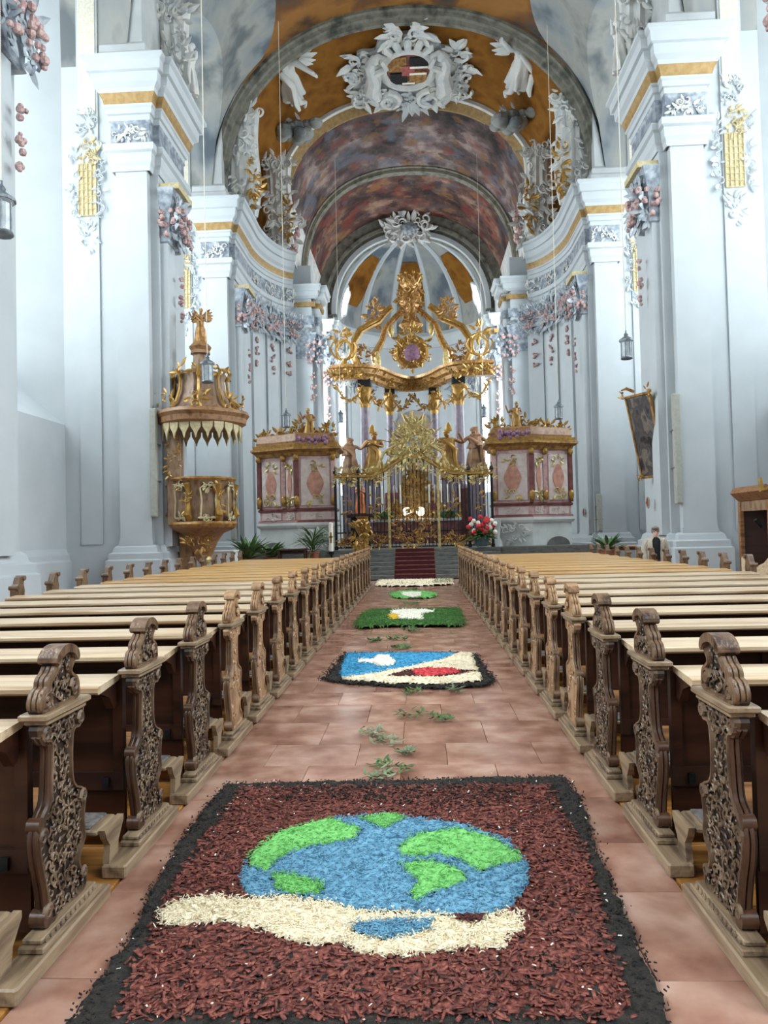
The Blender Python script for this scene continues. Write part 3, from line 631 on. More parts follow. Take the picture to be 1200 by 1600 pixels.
def pew_parts(s, carved, gold=False):
    """meshes of one pew, local x runs from the aisle to the wall, y from the kneeler to the altar side"""
    key = (s, carved, gold)
    if key in PEW_PARTS: return PEW_PARTS[key]
    D = []                                        # (name, mesh, material, parent name or None)
    def put(name, mb, m, par=None, smooth=False, ang=35):
        me = bpy.data.meshes.new(name); me.from_pydata(mb.v, [], mb.f); me.materials.append(MATS[m])
        if smooth: me.polygons.foreach_set('use_smooth', [True]*len(me.polygons)); me.set_sharp_from_angle(angle=math.radians(ang))
        D.append((name, me, par))
    LX = 3.78
    P = crom(BODY, 4); C = crom(CREST, 4)
    b = MB(); b.cbox(0, s*.115, 0, .75, .0, .06, .007); put('runner', b, 'oak_runner')
    b = MB(); b.cbox(s*.012, s*.112, .2, .69, .06, .085, .005); b.cbox(s*.028, s*.106, .22, .67, .084, .105, .005)
    if carved:
        for i in range(11): b.ball((s*.026, .25+.039*i, .09), .017, 6, 4, (.6, 1, .8))
    put('base_moulding', b, 'oak_runner', None, True)
    b = MB()
    if carved:
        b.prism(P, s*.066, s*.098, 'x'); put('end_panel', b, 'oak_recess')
        b = MB(); rim(b, P, .014, .046, .068, s)
        for c, r, sg in (((.275, .445), .03, 1), ((.60, .485), .03, -1), ((.598, .175), .024, -1), ((.305, .16), .028, 1), ((.305, .815), .028, 1), ((.585, .81), .028, -1)):
            b.tube([(s*.05+s*.0, y, z) for _, y, z in spiral(c, r, .006, 0 if sg > 0 else PI, 1.6*sg, 14)], [.011-.0004*i for i in range(15)], 5)
        put('rim', b, 'oak_carving', 'end_panel', True)
        b = MB(); vines(b, P, s, .06, 150, 5, .03); put('openwork_carving', b, 'oak_carving', 'end_panel', True)
    else:
        b.prism(P, s*.06, s*.1, 'x'); put('end_panel', b, 'oak_plain')
        b = MB(); rim(b, P, .02, .05, .066, s); put('rim', b, 'oak_plain', 'end_panel', True)
        b = MB(); vines(b, P, s, .06, 16, 8, .04); put('low_relief', b, 'oak_plain', 'end_panel', True)
    # rounded back edge following the outline (what one sees from behind)
    b = MB(); near = [p for p in crom(BODY[:11], 4, False)]
    for x in (.062, .082): b.tube([(s*x, y, z) for y, z in near], .011, 5)
    b.tube([(s*.05, .272, .49), (s*.1, .272, .49)], .03, 8); b.tube([(s*.045, .3, .14), (s*.105, .3, .14)], .034, 8)
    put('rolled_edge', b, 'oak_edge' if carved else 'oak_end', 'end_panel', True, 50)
    b = MB(); b.cbox(s*.022, s*.138, .262, .632, .872, .898, .006); b.cbox(s*.034, s*.126, .285, .61, .852, .873, .005); put('cap_moulding', b, 'oak_runner', None, True)
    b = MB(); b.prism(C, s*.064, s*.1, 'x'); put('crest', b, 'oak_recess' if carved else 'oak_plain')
    b = MB(); rim(b, C, .02, .044, .068, s)
    for x in (.056, .076, .096): b.tube([(s*x, y, z) for y, z in crom(CREST[:7], 4, False)], .0115, 5)
    b.prism(crom([(.37, 1.072), (.385, 1.104), (.43, 1.128), (.49, 1.13), (.545, 1.105), (.563, 1.07), (.545, 1.055), (.52, 1.085), (.46, 1.098), (.405, 1.078)], 3), s*.036, s*.116, 'x')
    b.tube([(s*.036, .393, 1.083), (s*.116, .393, 1.083)], .022, 8); b.tube([(s*.04, .545, 1.075), (s*.112, .545, 1.075)], .02, 8)
    b.tube([(s*.052, y, z) for _, y, z in spiral((.535, .955), .034, .006, PI, -1.5, 14)], .009, 5); b.tube([(s*.05, y, z) for _, y, z in spiral((.315, .94), .034, .006, 0, 1.5, 14)], .009, 5)
    put('crest_scroll', b, 'oak_end' if carved else 'oak_plain', 'crest', True, 50)
    if carved:
        b = MB(); vines(b, C, s, .058, 26, 9, .031); put('crest_carving', b, 'oak_carving', 'crest', True)
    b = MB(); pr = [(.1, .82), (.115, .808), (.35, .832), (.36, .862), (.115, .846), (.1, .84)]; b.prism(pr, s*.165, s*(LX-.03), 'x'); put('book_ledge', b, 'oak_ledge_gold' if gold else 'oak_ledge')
    for xb in (.17, 1.9):
        b = MB(); b.prism([(.12, .815), (.33, .835), (.33, .72), (.3, .70), (.24, .77)], s*xb, s*(xb+.04), 'x'); put('ledge_bracket', b, 'oak_dark')
    b = MB(); b.box(s*.15, s*(LX-.03), .37, .395, .05, .855); put('backrest', b, 'oak_dark')
    b = MB(); n = 4; w = (LX-.03-.15)/n
    b.box(s*.15, s*(LX-.03), .352, .372, .76, .84); b.box(s*.15, s*(LX-.03), .352, .372, .28, .37)
    for i in range(n+1): b.box(s*(.15+w*i-.05 if i else .15), s*(.15+w*i+.05 if i < n else LX-.03), .353, .372, .37, .76)
    put('backrest_frame', b, 'oak_dark', 'backrest')
    for i in range(n):
        b = MB(); b.box(s*(.22+w*i), s*(.25+w*i), .335, .353, .295, .345); put('hook', b, 'iron', 'backrest')
    b = MB(); b.cbox(s*.15, s*(LX-.03), .395, .80, .425, .455, .008); put('seat', b, 'oak_mid')
    b = MB(); b.box(s*.2, s*(LX-.05), .42, .44, .05, .42); put('seat_board', b, 'oak_mid', 'seat')
    b = MB(); b.cbox(s*.12, s*(LX-.06), -.02, .19, .2, .225, .007); put('kneeler', b, 'oak_runner')
    b = MB(); b.cbox(s*.16, s*(LX-.1), -.008, .178, .225, .236, .004); put('felt_pad', b, 'felt', 'kneeler')
    b = MB(); b.box(s*.16, s*(LX-.06), .16, .18, .09, .205); put('kneeler_board', b, 'oak_mid', 'kneeler')
    b = MB(); b.prism([(.02, .06), (.12, .06), (.13, .13), (.19, .2), (.19, .225), (-.02, .225), (.0, .18), (.035, .14)], s*.085, s*.115, 'x'); put('kneeler_bracket', b, 'oak_runner')
    b = MB(); b.prism([(.3, 0), (.6, 0), (.6, .45), (.54, .55), (.53, .8), (.55, .9), (.52, 1.0), (.55, 1.07), (.5, 1.1), (.44, 1.08), (.4, 1.0), (.34, .95), (.34, .6), (.28, .5)], s*(LX-.04), s*(LX+.04), 'x')
    b.tube([(s*(LX-.06), .52, 1.07), (s*(LX+.06), .52, 1.07)], .032, 8); b.tube([(s*(LX-.06), .36, .95), (s*(LX+.06), .36, .95)], .03, 8); put('wall_end', b, 'oak_end')
    PEW_PARTS[key] = D
    return D
ORD = ['nearest', 'second', 'third', 'fourth', 'fifth', 'sixth', 'seventh', 'eighth', 'ninth', 'tenth', 'eleventh', 'twelfth', 'thirteenth', 'fourteenth', 'fifteenth', 'sixteenth', 'seventeenth', 'eighteenth', 'nineteenth', 'twentieth', 'twenty-first']
NROW = 21
for s in (-1, 1):
    for i in range(NROW):
        carved = i < 3
        lab = '%s pew, %s from the camera %s of the aisle' % ('dark oak openwork-carved' if carved else 'plain-ended oak', ORD[i], SIDE[s])
        if i == NROW-1: lab = 'front oak pew %s of the aisle, farthest row before the altar steps' % SIDE[s]
        r = thing('church_pew', lab, 'pew', (s*1.212, 2.416+.9075*i, .006), 0, 'oak pews %s of the aisle' % SIDE[s])
        made = {}
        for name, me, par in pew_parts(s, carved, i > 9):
            o = bpy.data.objects.new(name, me); COL.objects.link(o); o.parent = made[par] if par else r; made[name] = o
            if 'carving' in name or 'relief' in name: o['kind'] = 'stuff'
# ================================================================ flower carpets on the aisle floor
G_GREEN = [[(-0.69, 3.49), (-0.6, 3.77), (-0.35, 3.94), (-0.18, 3.79), (-0.2, 3.66), (-0.36, 3.6), (-0.48, 3.54), (-0.54, 3.43), (-0.57, 3.32), (-0.66, 3.38)],
 [(-0.54, 3.3), (-0.47, 3.3), (-0.29, 3.2), (-0.29, 3.12), (-0.41, 3.11), (-0.48, 3.14)], [(-0.2, 3.93), (-0.04, 3.99), (0.05, 3.94), (-0.06, 3.79)],
 [(0.01, 3.54), (0.1, 3.73), (0.32, 3.8), (0.47, 3.69), (0.6, 3.48), (0.57, 3.4), (0.49, 3.4), (0.39, 3.31), (0.31, 3.43), (0.2, 3.51), (0.12, 3.46), (0.05, 3.48)],
 [(0.02, 3.4), (0.15, 3.43), (0.28, 3.37), (0.34, 3.25), (0.24, 3.17), (0.17, 3.12), (0.1, 3.05), (0.08, 3.13), (0.12, 3.22)]]
G_CREAM = [(-0.94, 3.0), (-0.89, 3.08), (-0.75, 3.12), (-0.59, 3.09), (-0.43, 3.11), (-0.25, 3.06), (-0.11, 2.99), (0.06, 2.98), (0.23, 2.96), (0.31, 2.92), (0.47, 2.99), (0.52, 2.98), (0.52, 2.86), (0.46, 2.82), (0.43, 2.73), (0.3, 2.73), (0.16, 2.7), (-0.01, 2.68), (-0.13, 2.72), (-0.17, 2.78), (-0.27, 2.75), (-0.37, 2.78), (-0.49, 2.86), (-0.65, 2.91), (-0.77, 2.9), (-0.89, 2.87)]
G_BLUE2 = [(-0.14, 2.88), (0.02, 2.9), (0.17, 2.91), (0.15, 2.84), (-0.01, 2.78), (-0.12, 2.82)]
G_WINE = [(0.26, 2.93), (0.37, 2.93), (0.36, 2.89), (0.27, 2.89)]
G_OUT = [(-0.68, 3.35), (-0.69, 3.49), (-0.6, 3.77), (-0.35, 3.94), (-0.07, 3.99), (0.32, 3.87), (0.55, 3.66), (0.61, 3.42), (0.59, 3.24), (0.51, 3.06), (0.38, 2.94), (0.23, 2.92), (-0.11, 2.97), (-0.43, 3.08), (-0.6, 3.1), (-0.67, 3.25)]
G_RED = [(-0.95, 4.46), (0.89, 4.48), (0.9, 3.53), (0.81, 2.6), (0.79, 2.36), (-0.85, 2.34), (-0.91, 2.69), (-0.96, 3.13), (-0.97, 3.8)]
G_SOIL = [(-1.08, 4.57), (1.02, 4.66), (1.04, 4.3), (.97, 3.6), (.93, 2.9), (.9, 2.4), (.88, 2.2), (-.98, 2.2), (-1.0, 2.4), (-1.0, 2.8), (-1.06, 3.3), (-1.1, 3.7), (-1.1, 4.2)]
B_OUT = [(-0.88, 7.79), (-0.83, 9.35), (-0.72, 9.48), (0.57, 9.36), (0.81, 9.23), (0.87, 7.66), (0.8, 7.37), (0.56, 7.33), (0.3, 7.27), (-0.14, 7.38), (-0.65, 7.59)]
B_BLUE = [(-0.8, 9.35), (0.59, 9.25), (0.37, 8.73), (-0.01, 8.32), (-0.36, 7.94), (-0.71, 7.77), (-0.75, 8.03)]
B_CREAM = [(-0.7, 7.74), (-0.36, 7.97), (-0.01, 8.32), (0.37, 8.73), (0.62, 9.24), (0.76, 9.23), (0.76, 8.4), (0.76, 7.5), (0.54, 7.42), (0.33, 7.36), (-0.14, 7.45), (-0.6, 7.66)]
B_SUN = [(-0.61, 8.82), (-0.44, 8.81), (-0.4, 9.13), (-0.25, 9.09), (-0.15, 8.7), (-0.17, 8.4), (-0.33, 8.34), (-0.41, 8.57), (-0.59, 8.63)]
B_BROWN = [(-0.22, 7.78), (-0.01, 8.11), (0.75, 8.01), (0.56, 7.81), (0.32, 7.7), (-0.0, 7.76)]
B_RED = [(0.03, 8.11), (0.2, 8.2), (0.51, 8.16), (0.57, 7.93), (0.44, 7.82), (0.22, 7.71), (0.09, 7.78)]
C_OUT = [(-0.94, 12.16), (-0.94, 13.89), (-0.75, 14.47), (0.9, 14.4), (0.89, 12.05), (0.69, 11.88), (-0.45, 12.03), (-0.78, 11.84)]
C_WHITE = [(-0.41, 14.21), (-0.01, 14.35), (0.44, 14.06), (0.41, 13.67), (0.17, 13.52), (0.23, 12.62), (-0.08, 12.67), (-0.41, 12.89)]
C_YEL = [(-0.47, 13.43), (-0.26, 13.47), (-0.24, 12.63), (-0.36, 12.71)]
D_OUT = [(0.58, 17.77), (0.47, 17.27), (0.23, 16.99), (-0.09, 16.99), (-0.39, 17.26), (-0.58, 17.75), (-0.6, 18.32), (-0.43, 18.79), (-0.11, 18.97), (0.24, 18.79), (0.5, 18.34)]
D_WHITE = [(-0.34, 18.53), (0.19, 18.4), (0.18, 17.41), (-0.03, 17.02), (-0.32, 17.71)]
E_OUT = [(-1.18, 23.7), (1.18, 23.5), (1.15, 21.3), (-0.07, 20.8), (-1.16, 21.2)]
def in_np(P, poly):
    x, y = P[:, 0], P[:, 1]; c = np.zeros(len(P), bool)
    for i in range(len(poly)):
        x1, y1 = poly[i]; x2, y2 = poly[i-1]
        if y1 == y2: continue
        c ^= ((y1 > y) != (y2 > y)) & (x < (x2-x1)*(y-y1)/(y2-y1)+x1)
    return c
def sample(poly, n, holes=(), rng=None):
    q = np.array(poly); lo = q.min(0); hi = q.max(0); out = []; m = 0
    while m < n:
        p = lo+(hi-lo)*rng.random((n, 2)); k = in_np(p, poly)
        for h in holes: k &= ~in_np(p, h)
        out.append(p[k]); m += k.sum()
    return np.concatenate(out)[:n]
def flakes(poly, n, L, Wd, T, z, tilt, seed, holes=(), spread=0., along=None):
    """loose pieces: little flat boxes of random size and direction (vertices, faces)"""
    rng = np.random.default_rng(seed); p = sample(poly, n, holes, rng)
    if spread: p = p+rng.normal(0, spread, p.shape)
    l = rng.uniform(*L, n)/2; w = rng.uniform(*Wd, n)/2; t = rng.uniform(*T, n)/2
    yaw = rng.uniform(0, 2*PI, n) if along is None else rng.normal(along, .5, n); pi_ = rng.normal(0, tilt, n); ro = rng.normal(0, tilt, n)
    c = np.array([[-1, -.7, -1], [1, -.55, -1], [1, .6, -1], [-1, .75, -1], [-1, -.7, 1], [1, -.55, 1], [1, .6, 1], [-1, .75, 1]])
    c = c[None]*np.stack([l, w, t], 1)[:, None]*np.random.default_rng(seed+1).uniform(.75, 1.1, (n, 8, 1))
    x, y, zz = c[..., 0], c[..., 1], c[..., 2]
    y, zz = y*np.cos(ro)[:, None]-zz*np.sin(ro)[:, None], y*np.sin(ro)[:, None]+zz*np.cos(ro)[:, None]
    x, zz = x*np.cos(pi_)[:, None]-zz*np.sin(pi_)[:, None], x*np.sin(pi_)[:, None]+zz*np.cos(pi_)[:, None]
    x, y = x*np.cos(yaw)[:, None]-y*np.sin(yaw)[:, None], x*np.sin(yaw)[:, None]+y*np.cos(yaw)[:, None]
    zc = rng.uniform(z[0], z[1], n)
    zc = np.maximum(zc, .004+(-zz.min(1)))
    V = np.stack([x+p[:, 0:1], y+p[:, 1:2], zz+zc[:, None]], 2).reshape(-1, 3)
    f = np.array([[0, 3, 2, 1], [4, 5, 6, 7], [0, 1, 5, 4], [1, 2, 6, 5], [2, 3, 7, 6], [3, 0, 4, 7]])
    Fc = (f[None]+8*np.arange(n)[:, None, None]).reshape(-1, 4)
    return V, Fc
def mound(poly, cell, h, rough, seed, holes=(), edge=.03):
    """low heap filling an outline: height grid falling off at the rim"""
    q = np.array(poly); lo = q.min(0)-cell; hi = q.max(0)+cell; nx = int((hi[0]-lo[0])/cell)+2; ny = int((hi[1]-lo[1])/cell)+2
    rng = np.random.default_rng(seed)
    gx, gy = np.meshgrid(lo[0]+cell*np.arange(nx), lo[1]+cell*np.arange(ny), indexing='ij'); P = np.stack([gx.ravel(), gy.ravel()], 1)
    J = P+rng.uniform(-.3, .3, P.shape)*cell
    ins = in_np(P, poly)
    for hh in holes: ins &= ~in_np(P, hh)
    g = ins.reshape(nx, ny).astype(float); d = g.copy(); k = max(1, int(edge/cell))
    for _ in range(k):
        e = np.pad(d, 1); d = np.minimum.reduce([e[1:-1, 1:-1], (e[:-2, 1:-1]+e[2:, 1:-1]+e[1:-1, :-2]+e[1:-1, 2:])/4])
    z = .006+h*d.ravel()**.7+rng.uniform(0, rough, nx*ny)*g.ravel()
    z[~ins] = .002
    V = np.concatenate([J, z[:, None]], 1)
    I = ins.reshape(nx, ny).astype(int); idx = np.arange(nx*ny).reshape(nx, ny)
    ok = (I[:-1, :-1]+I[1:, :-1]+I[1:, 1:]+I[:-1, 1:]) >= 3
    Fc = np.stack([idx[:-1, :-1][ok], idx[1:, :-1][ok], idx[1:, 1:][ok], idx[:-1, 1:][ok]], 1)
    U, inv = np.unique(Fc, return_inverse=True); V = V[U]; Fc = inv.reshape(-1, 4)
    return V, Fc
def np_obj(name, parts, m, parent, kind='stuff'):
    vs = []; fs = []; k = 0
    for V, Fc in parts: vs.append(V); fs.append(Fc+k); k += len(V)
    V = np.concatenate(vs); Fc = np.concatenate(fs)
    me = bpy.data.meshes.new(name); me.vertices.add(len(V)); me.vertices.foreach_set('co', V.astype('f').ravel())
    me.loops.add(Fc.size); me.loops.foreach_set('vertex_index', Fc.astype('i').ravel())
    me.polygons.add(len(Fc)); me.polygons.foreach_set('loop_start', np.arange(0, Fc.size, 4, dtype='i')); me.update(calc_edges=True); me.validate()
    o = obj(name, me, m, parent)
    if kind: o['kind'] = kind
    return o
SH = dict(L=(.012, .028), Wd=(.003, .007), T=(.002, .004), tilt=.35)
# --- the globe held by a hand
t = thing('flower_carpet', 'large bark-mulch floor carpet with blue and green globe above cream hand', 'floor carpet')
np_obj('soil_border', [mound(wobble(G_SOIL, 10, .018, 1), .022, .012, .008, 1, edge=.05), flakes(G_SOIL, 6500, (.005, .015), (.004, .01), (.003, .007), (.01, .024), .5, 2, [G_RED], .016)], 'soil', t)
blue = wobble(G_OUT, 6, .008, 3); cream = wobble(G_CREAM, 5, .012, 4)
np_obj('bark_mulch', [mound(wobble(G_RED, 8, .02, 5), .03, .014, .008, 5, edge=.05), flakes(G_RED, 11500, (.014, .05), (.008, .024), (.002, .004), (.018, .036), .2, 6, [G_OUT, G_CREAM], .012)], 'mulch', t)
np_obj('soil_patch', [flakes([(-.75, 4.47), (.6, 4.47), (.75, 4.25), (.4, 4.12), (-.3, 4.2), (-.7, 4.25)], 420, (.01, .03), (.006, .014), (.003, .007), (.03, .044), .4, 8, (), .03)], 'soil', t)
np_obj('blue_shavings', [mound(blue, .012, .032, .012, 7, G_GREEN+[G_CREAM]), flakes(G_OUT, 7000, z=(.034, .052), seed=9, holes=G_GREEN+[G_CREAM], spread=.006, **SH), mound(wobble(G_BLUE2, 4, .01, 2), .012, .034, .01, 8), flakes(G_BLUE2, 500, z=(.044, .052), seed=10, spread=.012, **SH)], 'shaving_blue', t)
np_obj('green_shavings', sum([[mound(wobble(g, 5, .008, i), .012, .036, .012, 20+i), flakes(g, 900 if i in (0, 3) else 450, z=(.04, .056), seed=30+i, spread=.007, **SH)] for i, g in enumerate(G_GREEN)], []), 'shaving_green', t)
np_obj('cream_shavings', [mound(cream, .012, .026, .012, 11, [G_BLUE2]), flakes(G_CREAM, 5200, z=(.03, .048), seed=12, spread=.012, holes=[G_BLUE2], **SH)], 'shaving_cream', t)
np_obj('wine_petals', [flakes(G_WINE, 60, (.02, .03), (.012, .02), (.002, .003), (.05, .056), .2, 13)], 'petal_brown', t)
np_obj('white_flecks', [flakes(G_SOIL, 130, (.006, .018), (.004, .01), (.001, .003), (.042, .05), .3, 14, [G_OUT, G_CREAM], .0)], 'petal_white', t)
# --- blue sky with a white dove over a red and brown fish-like shape
t = thing('flower_carpet', 'sky-blue and cream floor carpet with red lens shape, black edged', 'floor carpet')
SH2 = dict(L=(.02, .05), Wd=(.008, .018), T=(.003, .006), tilt=.35)
np_obj('soil_border', [mound(wobble(B_OUT, 9, .03, 1), .03, .015, .012, 41), flakes(B_OUT, 2600, (.015, .04), (.008, .02), (.004, .008), (.012, .026), .4, 42, [B_BLUE, B_CREAM], .035)], 'soil', t)
np_obj('blue_petals', [mound(wobble(B_BLUE, 6, .012, 2), .022, .032, .014, 43, [B_SUN]), flakes(B_BLUE, 1500, z=(.036, .05), seed=44, holes=[B_SUN], **SH2)], 'petal_azure', t)
np_obj('cream_petals', [mound(wobble(B_CREAM, 6, .015, 3), .022, .033, .014, 45, [B_BROWN, B_RED]), flakes(B_CREAM, 1700, z=(.036, .05), seed=46, holes=[B_BROWN, B_RED], spread=.012, **SH2)], 'shaving_cream', t)
np_obj('white_petals', [mound(wobble(B_SUN, 4, .01, 4), .022, .04, .012, 47), flakes(B_SUN, 300, z=(.045, .056), seed=48, **SH2)], 'petal_white', t)
np_obj('brown_petals', [mound(wobble(B_BROWN, 5, .012, 5), .022, .034, .012, 49, [B_RED]), flakes(B_BROWN, 420, z=(.04, .05), seed=50, holes=[B_RED], **SH2)], 'petal_brown', t)
np_obj('red_petals', [mound(wobble(B_RED, 5, .012, 6), .022, .038, .012, 51), flakes(B_RED, 420, z=(.042, .056), seed=52, **SH2)], 'petal_red', t)
# --- dove on cut grass
t = thing('flower_carpet', 'dark green grass floor carpet with white dove shape and yellow patch', 'floor carpet')
SH3 = dict(L=(.04, .09), Wd=(.006, .016), T=(.003, .006), tilt=.5)
np_obj('cut_grass', [mound(wobble(C_OUT, 9, .04, 1), .04, .04, .025, 61, [C_WHITE]), flakes(C_OUT, 3800, z=(.045, .075), seed=62, holes=[C_WHITE, C_YEL], spread=.03, **SH3)], 'grass_cut', t)
np_obj('white_petals', [mound(wobble(C_WHITE, 5, .03, 2), .035, .045, .02, 63, [C_YEL]), flakes(C_WHITE, 700, z=(.05, .07), seed=64, holes=[C_YEL], **SH3)], 'petal_white', t)
np_obj('yellow_petals', [mound(wobble(C_YEL, 4, .02, 3), .035, .05, .02, 65), flakes(C_YEL, 160, z=(.055, .07), seed=66, **SH3)], 'petal_yellow', t)
# --- small oval
t = thing('flower_carpet', 'bright green oval floor carpet with white centre', 'floor carpet')
np_obj('green_shavings', [mound(wobble(D_OUT, 4, .03, 1), .05, .04, .02, 71, [D_WHITE]), flakes(D_OUT, 700, z=(.045, .06), seed=72, holes=[D_WHITE], **SH3)], 'shaving_green', t)
np_obj('white_petals', [mound(wobble(D_WHITE, 4, .03, 2), .05, .045, .02, 73), flakes(D_WHITE, 260, z=(.05, .065), seed=74, **SH3)], 'petal_white', t)
# --- white strip at the altar steps
t = thing('flower_carpet', 'white petal strip across the aisle at the foot of the steps', 'floor carpet')
np_obj('white_petals', [mound(wobble(E_OUT, 8, .03, 1), .06, .035, .02, 81), flakes(E_OUT, 900, z=(.045, .06), seed=82, **SH3)], 'shaving_cream', t)
np_obj('green_leaves', [flakes([(.5, 21.5), (1.1, 21.6), (1.1, 23.2), (.6, 23.2)], 240, z=(.06, .075), seed=83, **SH3), flakes(E_OUT, 160, z=(.06, .075), seed=84, **SH3)], 'leaf_pale', t)
# --- leafy twigs strewn between the carpets
CL = [(-.07, 4.87, .14, 'darkest leafy twig just beyond the globe carpet'), (-.14, 4.68, .1, 'pale leafy sprig touching the far edge of the globe carpet'), (-.12, 5.44, .1, 'middle leafy sprig of the three pale ones beyond the globe carpet'), (-.24, 5.72, .11, 'greyish leafy sprig farthest left beyond the globe carpet'), (.03, 5.18, .07, 'small pale leaf sprig right of the dark twig'), (.06, 6.25, .16, 'bushy dark leaf clump in mid-aisle before the blue carpet'), (.3, 6.11, .09, 'small leaf tuft right of the bushy clump'), (-.2, 10.7, .16, 'leaf clump between the blue and the grass carpet'), (-.5, 10.5, .09, 'small leaf tuft on the left behind the blue carpet'), (-.1, 9.85, .13, 'leaf clump touching the back of the blue carpet'), (0, 11.55, .14, 'leaf clump at the near edge of the grass carpet'), (-.06, 15.8, .2, 'leaf clump between the grass carpet and the green oval'), (.05, 7.12, .1, 'leaf tuft at the near edge of the blue carpet'), (.48, 7.18, .1, 'dry leaf tuft at the right near edge of the blue carpet'), (-.06, 19.7, .22, 'leaf clump between the green oval and the white strip')]
for i, (x, y, r, lab) in enumerate(CL):
    g = thing('leaf_clump', lab, 'leaves', (x, y, .004), 0, 'leafy twigs strewn along the aisle')
    rs_ = random.Random(500+i); b = MB(); sz = .05+.02*(y > 9)
    for k in range(34):
        a = rs_.uniform(0, 2*PI); rr = r*math.sqrt(rs_.random()); d = rs_.uniform(0, 2*PI)
        b.leaf((rr*math.cos(a), rr*math.sin(a), .004+rs_.random()*.03), (math.cos(d), math.sin(d), rs_.uniform(0, .5)), (0, 0, 1), sz*rs_.uniform(.7, 1.4), sz*.5, .1, 3)
    o = b.build('foliage', 'leaf_pale' if 'pale' in lab or 'grey' in lab or 'dry' in lab else 'leaf', g); o['kind'] = 'stuff'
    b = MB()
    for k in range(4):
        d = rs_.uniform(0, 2*PI); b.tube([(0, 0, .008), (r*.5*math.cos(d), r*.5*math.sin(d), .014), (r*math.cos(d+.3), r*math.sin(d+.3), .01)], [.003, .0025, .002], 4)
    b.build('twig', 'oak_mid', g)
# ================================================================ figures
def skin_mesh(name, verts, edges, radii, root=0, sub=1):
    me = bpy.data.meshes.new(name+'_cage'); me.from_pydata(verts, edges, []); o = bpy.data.objects.new('tmp', me); COL.objects.link(o)
    o.modifiers.new('skin', 'SKIN'); 
    for i, r in enumerate(radii):
        sv = me.skin_vertices[0].data[i]; sv.radius = (r, r) if not isinstance(r, tuple) else r; sv.use_root = (i == root)
    o.modifiers['skin'].use_smooth_shade = True
    ss = o.modifiers.new('sub', 'SUBSURF'); ss.levels = sub; ss.render_levels = sub
    dg = bpy.context.evaluated_depsgraph_get(); dg.update(); r = bpy.data.meshes.new_from_object(o.evaluated_get(dg)); r.name = name
    bpy.data.objects.remove(o); bpy.data.meshes.remove(me)
    for p in r.polygons: p.use_smooth = True
    r.materials.clear()
    return r
def body_mesh(name, arms, legs=((.06, -.02, .28), (.065, .0, .05)), lean=(0, 0), turn=0., fingers=False):
    """one continuous figure of height 1 facing -y; arms = ((elbow, hand) left, (elbow, hand) right)"""
    lx, ly = lean; V = [(0, 0, .52), (lx*.5, ly*.5, .64), (lx, ly, .74), (lx, ly, .83), (lx*1.1, ly-.005, .885), (lx*1.15+turn, ly-.012, .945)]
    R = [(.088, .07), (.078, .062), (.1, .072), .036, (.06, .064), (.064, .068)]; E = [(0, 1), (1, 2), (2, 3), (3, 4), (4, 5)]
    V.append((lx*1.1+turn*1.5, ly-.068, .915)); R.append(.012); E.append((4, len(V)-1))        # nose
    for k, sg in enumerate((-1, 1)):
        sh = len(V); V.append((lx+sg*.115, ly, .80)); R.append(.046); E.append((2, sh))
        el, ha = arms[k]; V.append(el); R.append(.034); E.append((sh, sh+1)); V.append(ha); R.append(.022); E.append((sh+1, sh+2))
        d = (Vector(ha)-Vector(el)).normalized(); h2 = Vector(ha)+d*.035; V.append(tuple(h2)); R.append((.026, .016)); E.append((sh+2, sh+3))
        sd = d.cross(Vector((0, 1, 0))); sd = sd.normalized() if sd.length > .1 else Vector((1, 0, 0))
        for q, (o_, l_) in enumerate(((-.018, .035), (-.006, .042), (.006, .04), (.018, .03))):
            V.append(tuple(h2+sd*o_+d*l_)); R.append(.0065); E.append((sh+3, len(V)-1))
        V.append(tuple(Vector(ha)+sd*.03+d*.03)); R.append(.007); E.append((sh+2, len(V)-1))
        hp = len(V); V.append((sg*.055, 0, .48)); R.append(.064); E.append((0, hp))
        kn, an = legs; V.append((sg*kn[0], kn[1], kn[2])); R.append(.044); E.append((hp, hp+1)); V.append((sg*an[0], an[1], an[2])); R.append(.028); E.append((hp+1, hp+2))
        V.append((sg*an[0]*1.1, an[1]-.075, an[2]-.026)); R.append(.022); E.append((hp+2, hp+3))
    return skin_mesh(name, V, E, R)
def robe(mb, top=.80, hem=.03, rt=.1, rh=.17, seed=0, k=7, M=None, waist=.085, sway=.0):
    n = 28; rs = random.Random(seed); ph = rs.uniform(0, 6); R = []
    for i in range(9):
        t = i/8; z = hem+(top-hem)*t; r = rh+(rt*1.05-rh)*min(1, t*1.5) if t < .67 else (rt*1.05+(rt-rt*1.05)*(t-.67)/.33)
        if .55 < t < .75: r = waist*1.12
        ring = []
        for j in range(n):
            a = 2*PI*j/n; f = 1+(.16*(1-t)**.7+.03)*math.cos(k*a+ph+2.2*t)+.04*math.cos(3*a-ph)
            ring.append((r*f*math.cos(a)+sway*math.sin(PI*t), r*f*.78*math.sin(a)+sway*.3*math.sin(2*PI*t), z))
        R.append(ring)
    return mb.loft(R, M=M)
ARMS = {'pray': (((-.17, -.02, .66), (-.03, -.13, .72)), ((.17, -.02, .66), (.03, -.13, .72))),
        'bless': (((-.2, -.02, .68), (-.26, -.08, .84)), ((.19, -.02, .66), (.06, -.12, .62))),
        'hold': (((-.18, -.01, .65), (-.1, -.13, .58)), ((.22, -.0, .70), (.32, -.05, .82))),
        'fly': (((-.22, -.03, .82), (-.34, -.06, .94)), ((.24, -.03, .76), (.38, -.07, .72))),
        'down': (((-.165, .0, .63), (-.15, -.05, .47)), ((.165, .0, .63), (.15, -.05, .47)))}
BODY_CACHE = {}
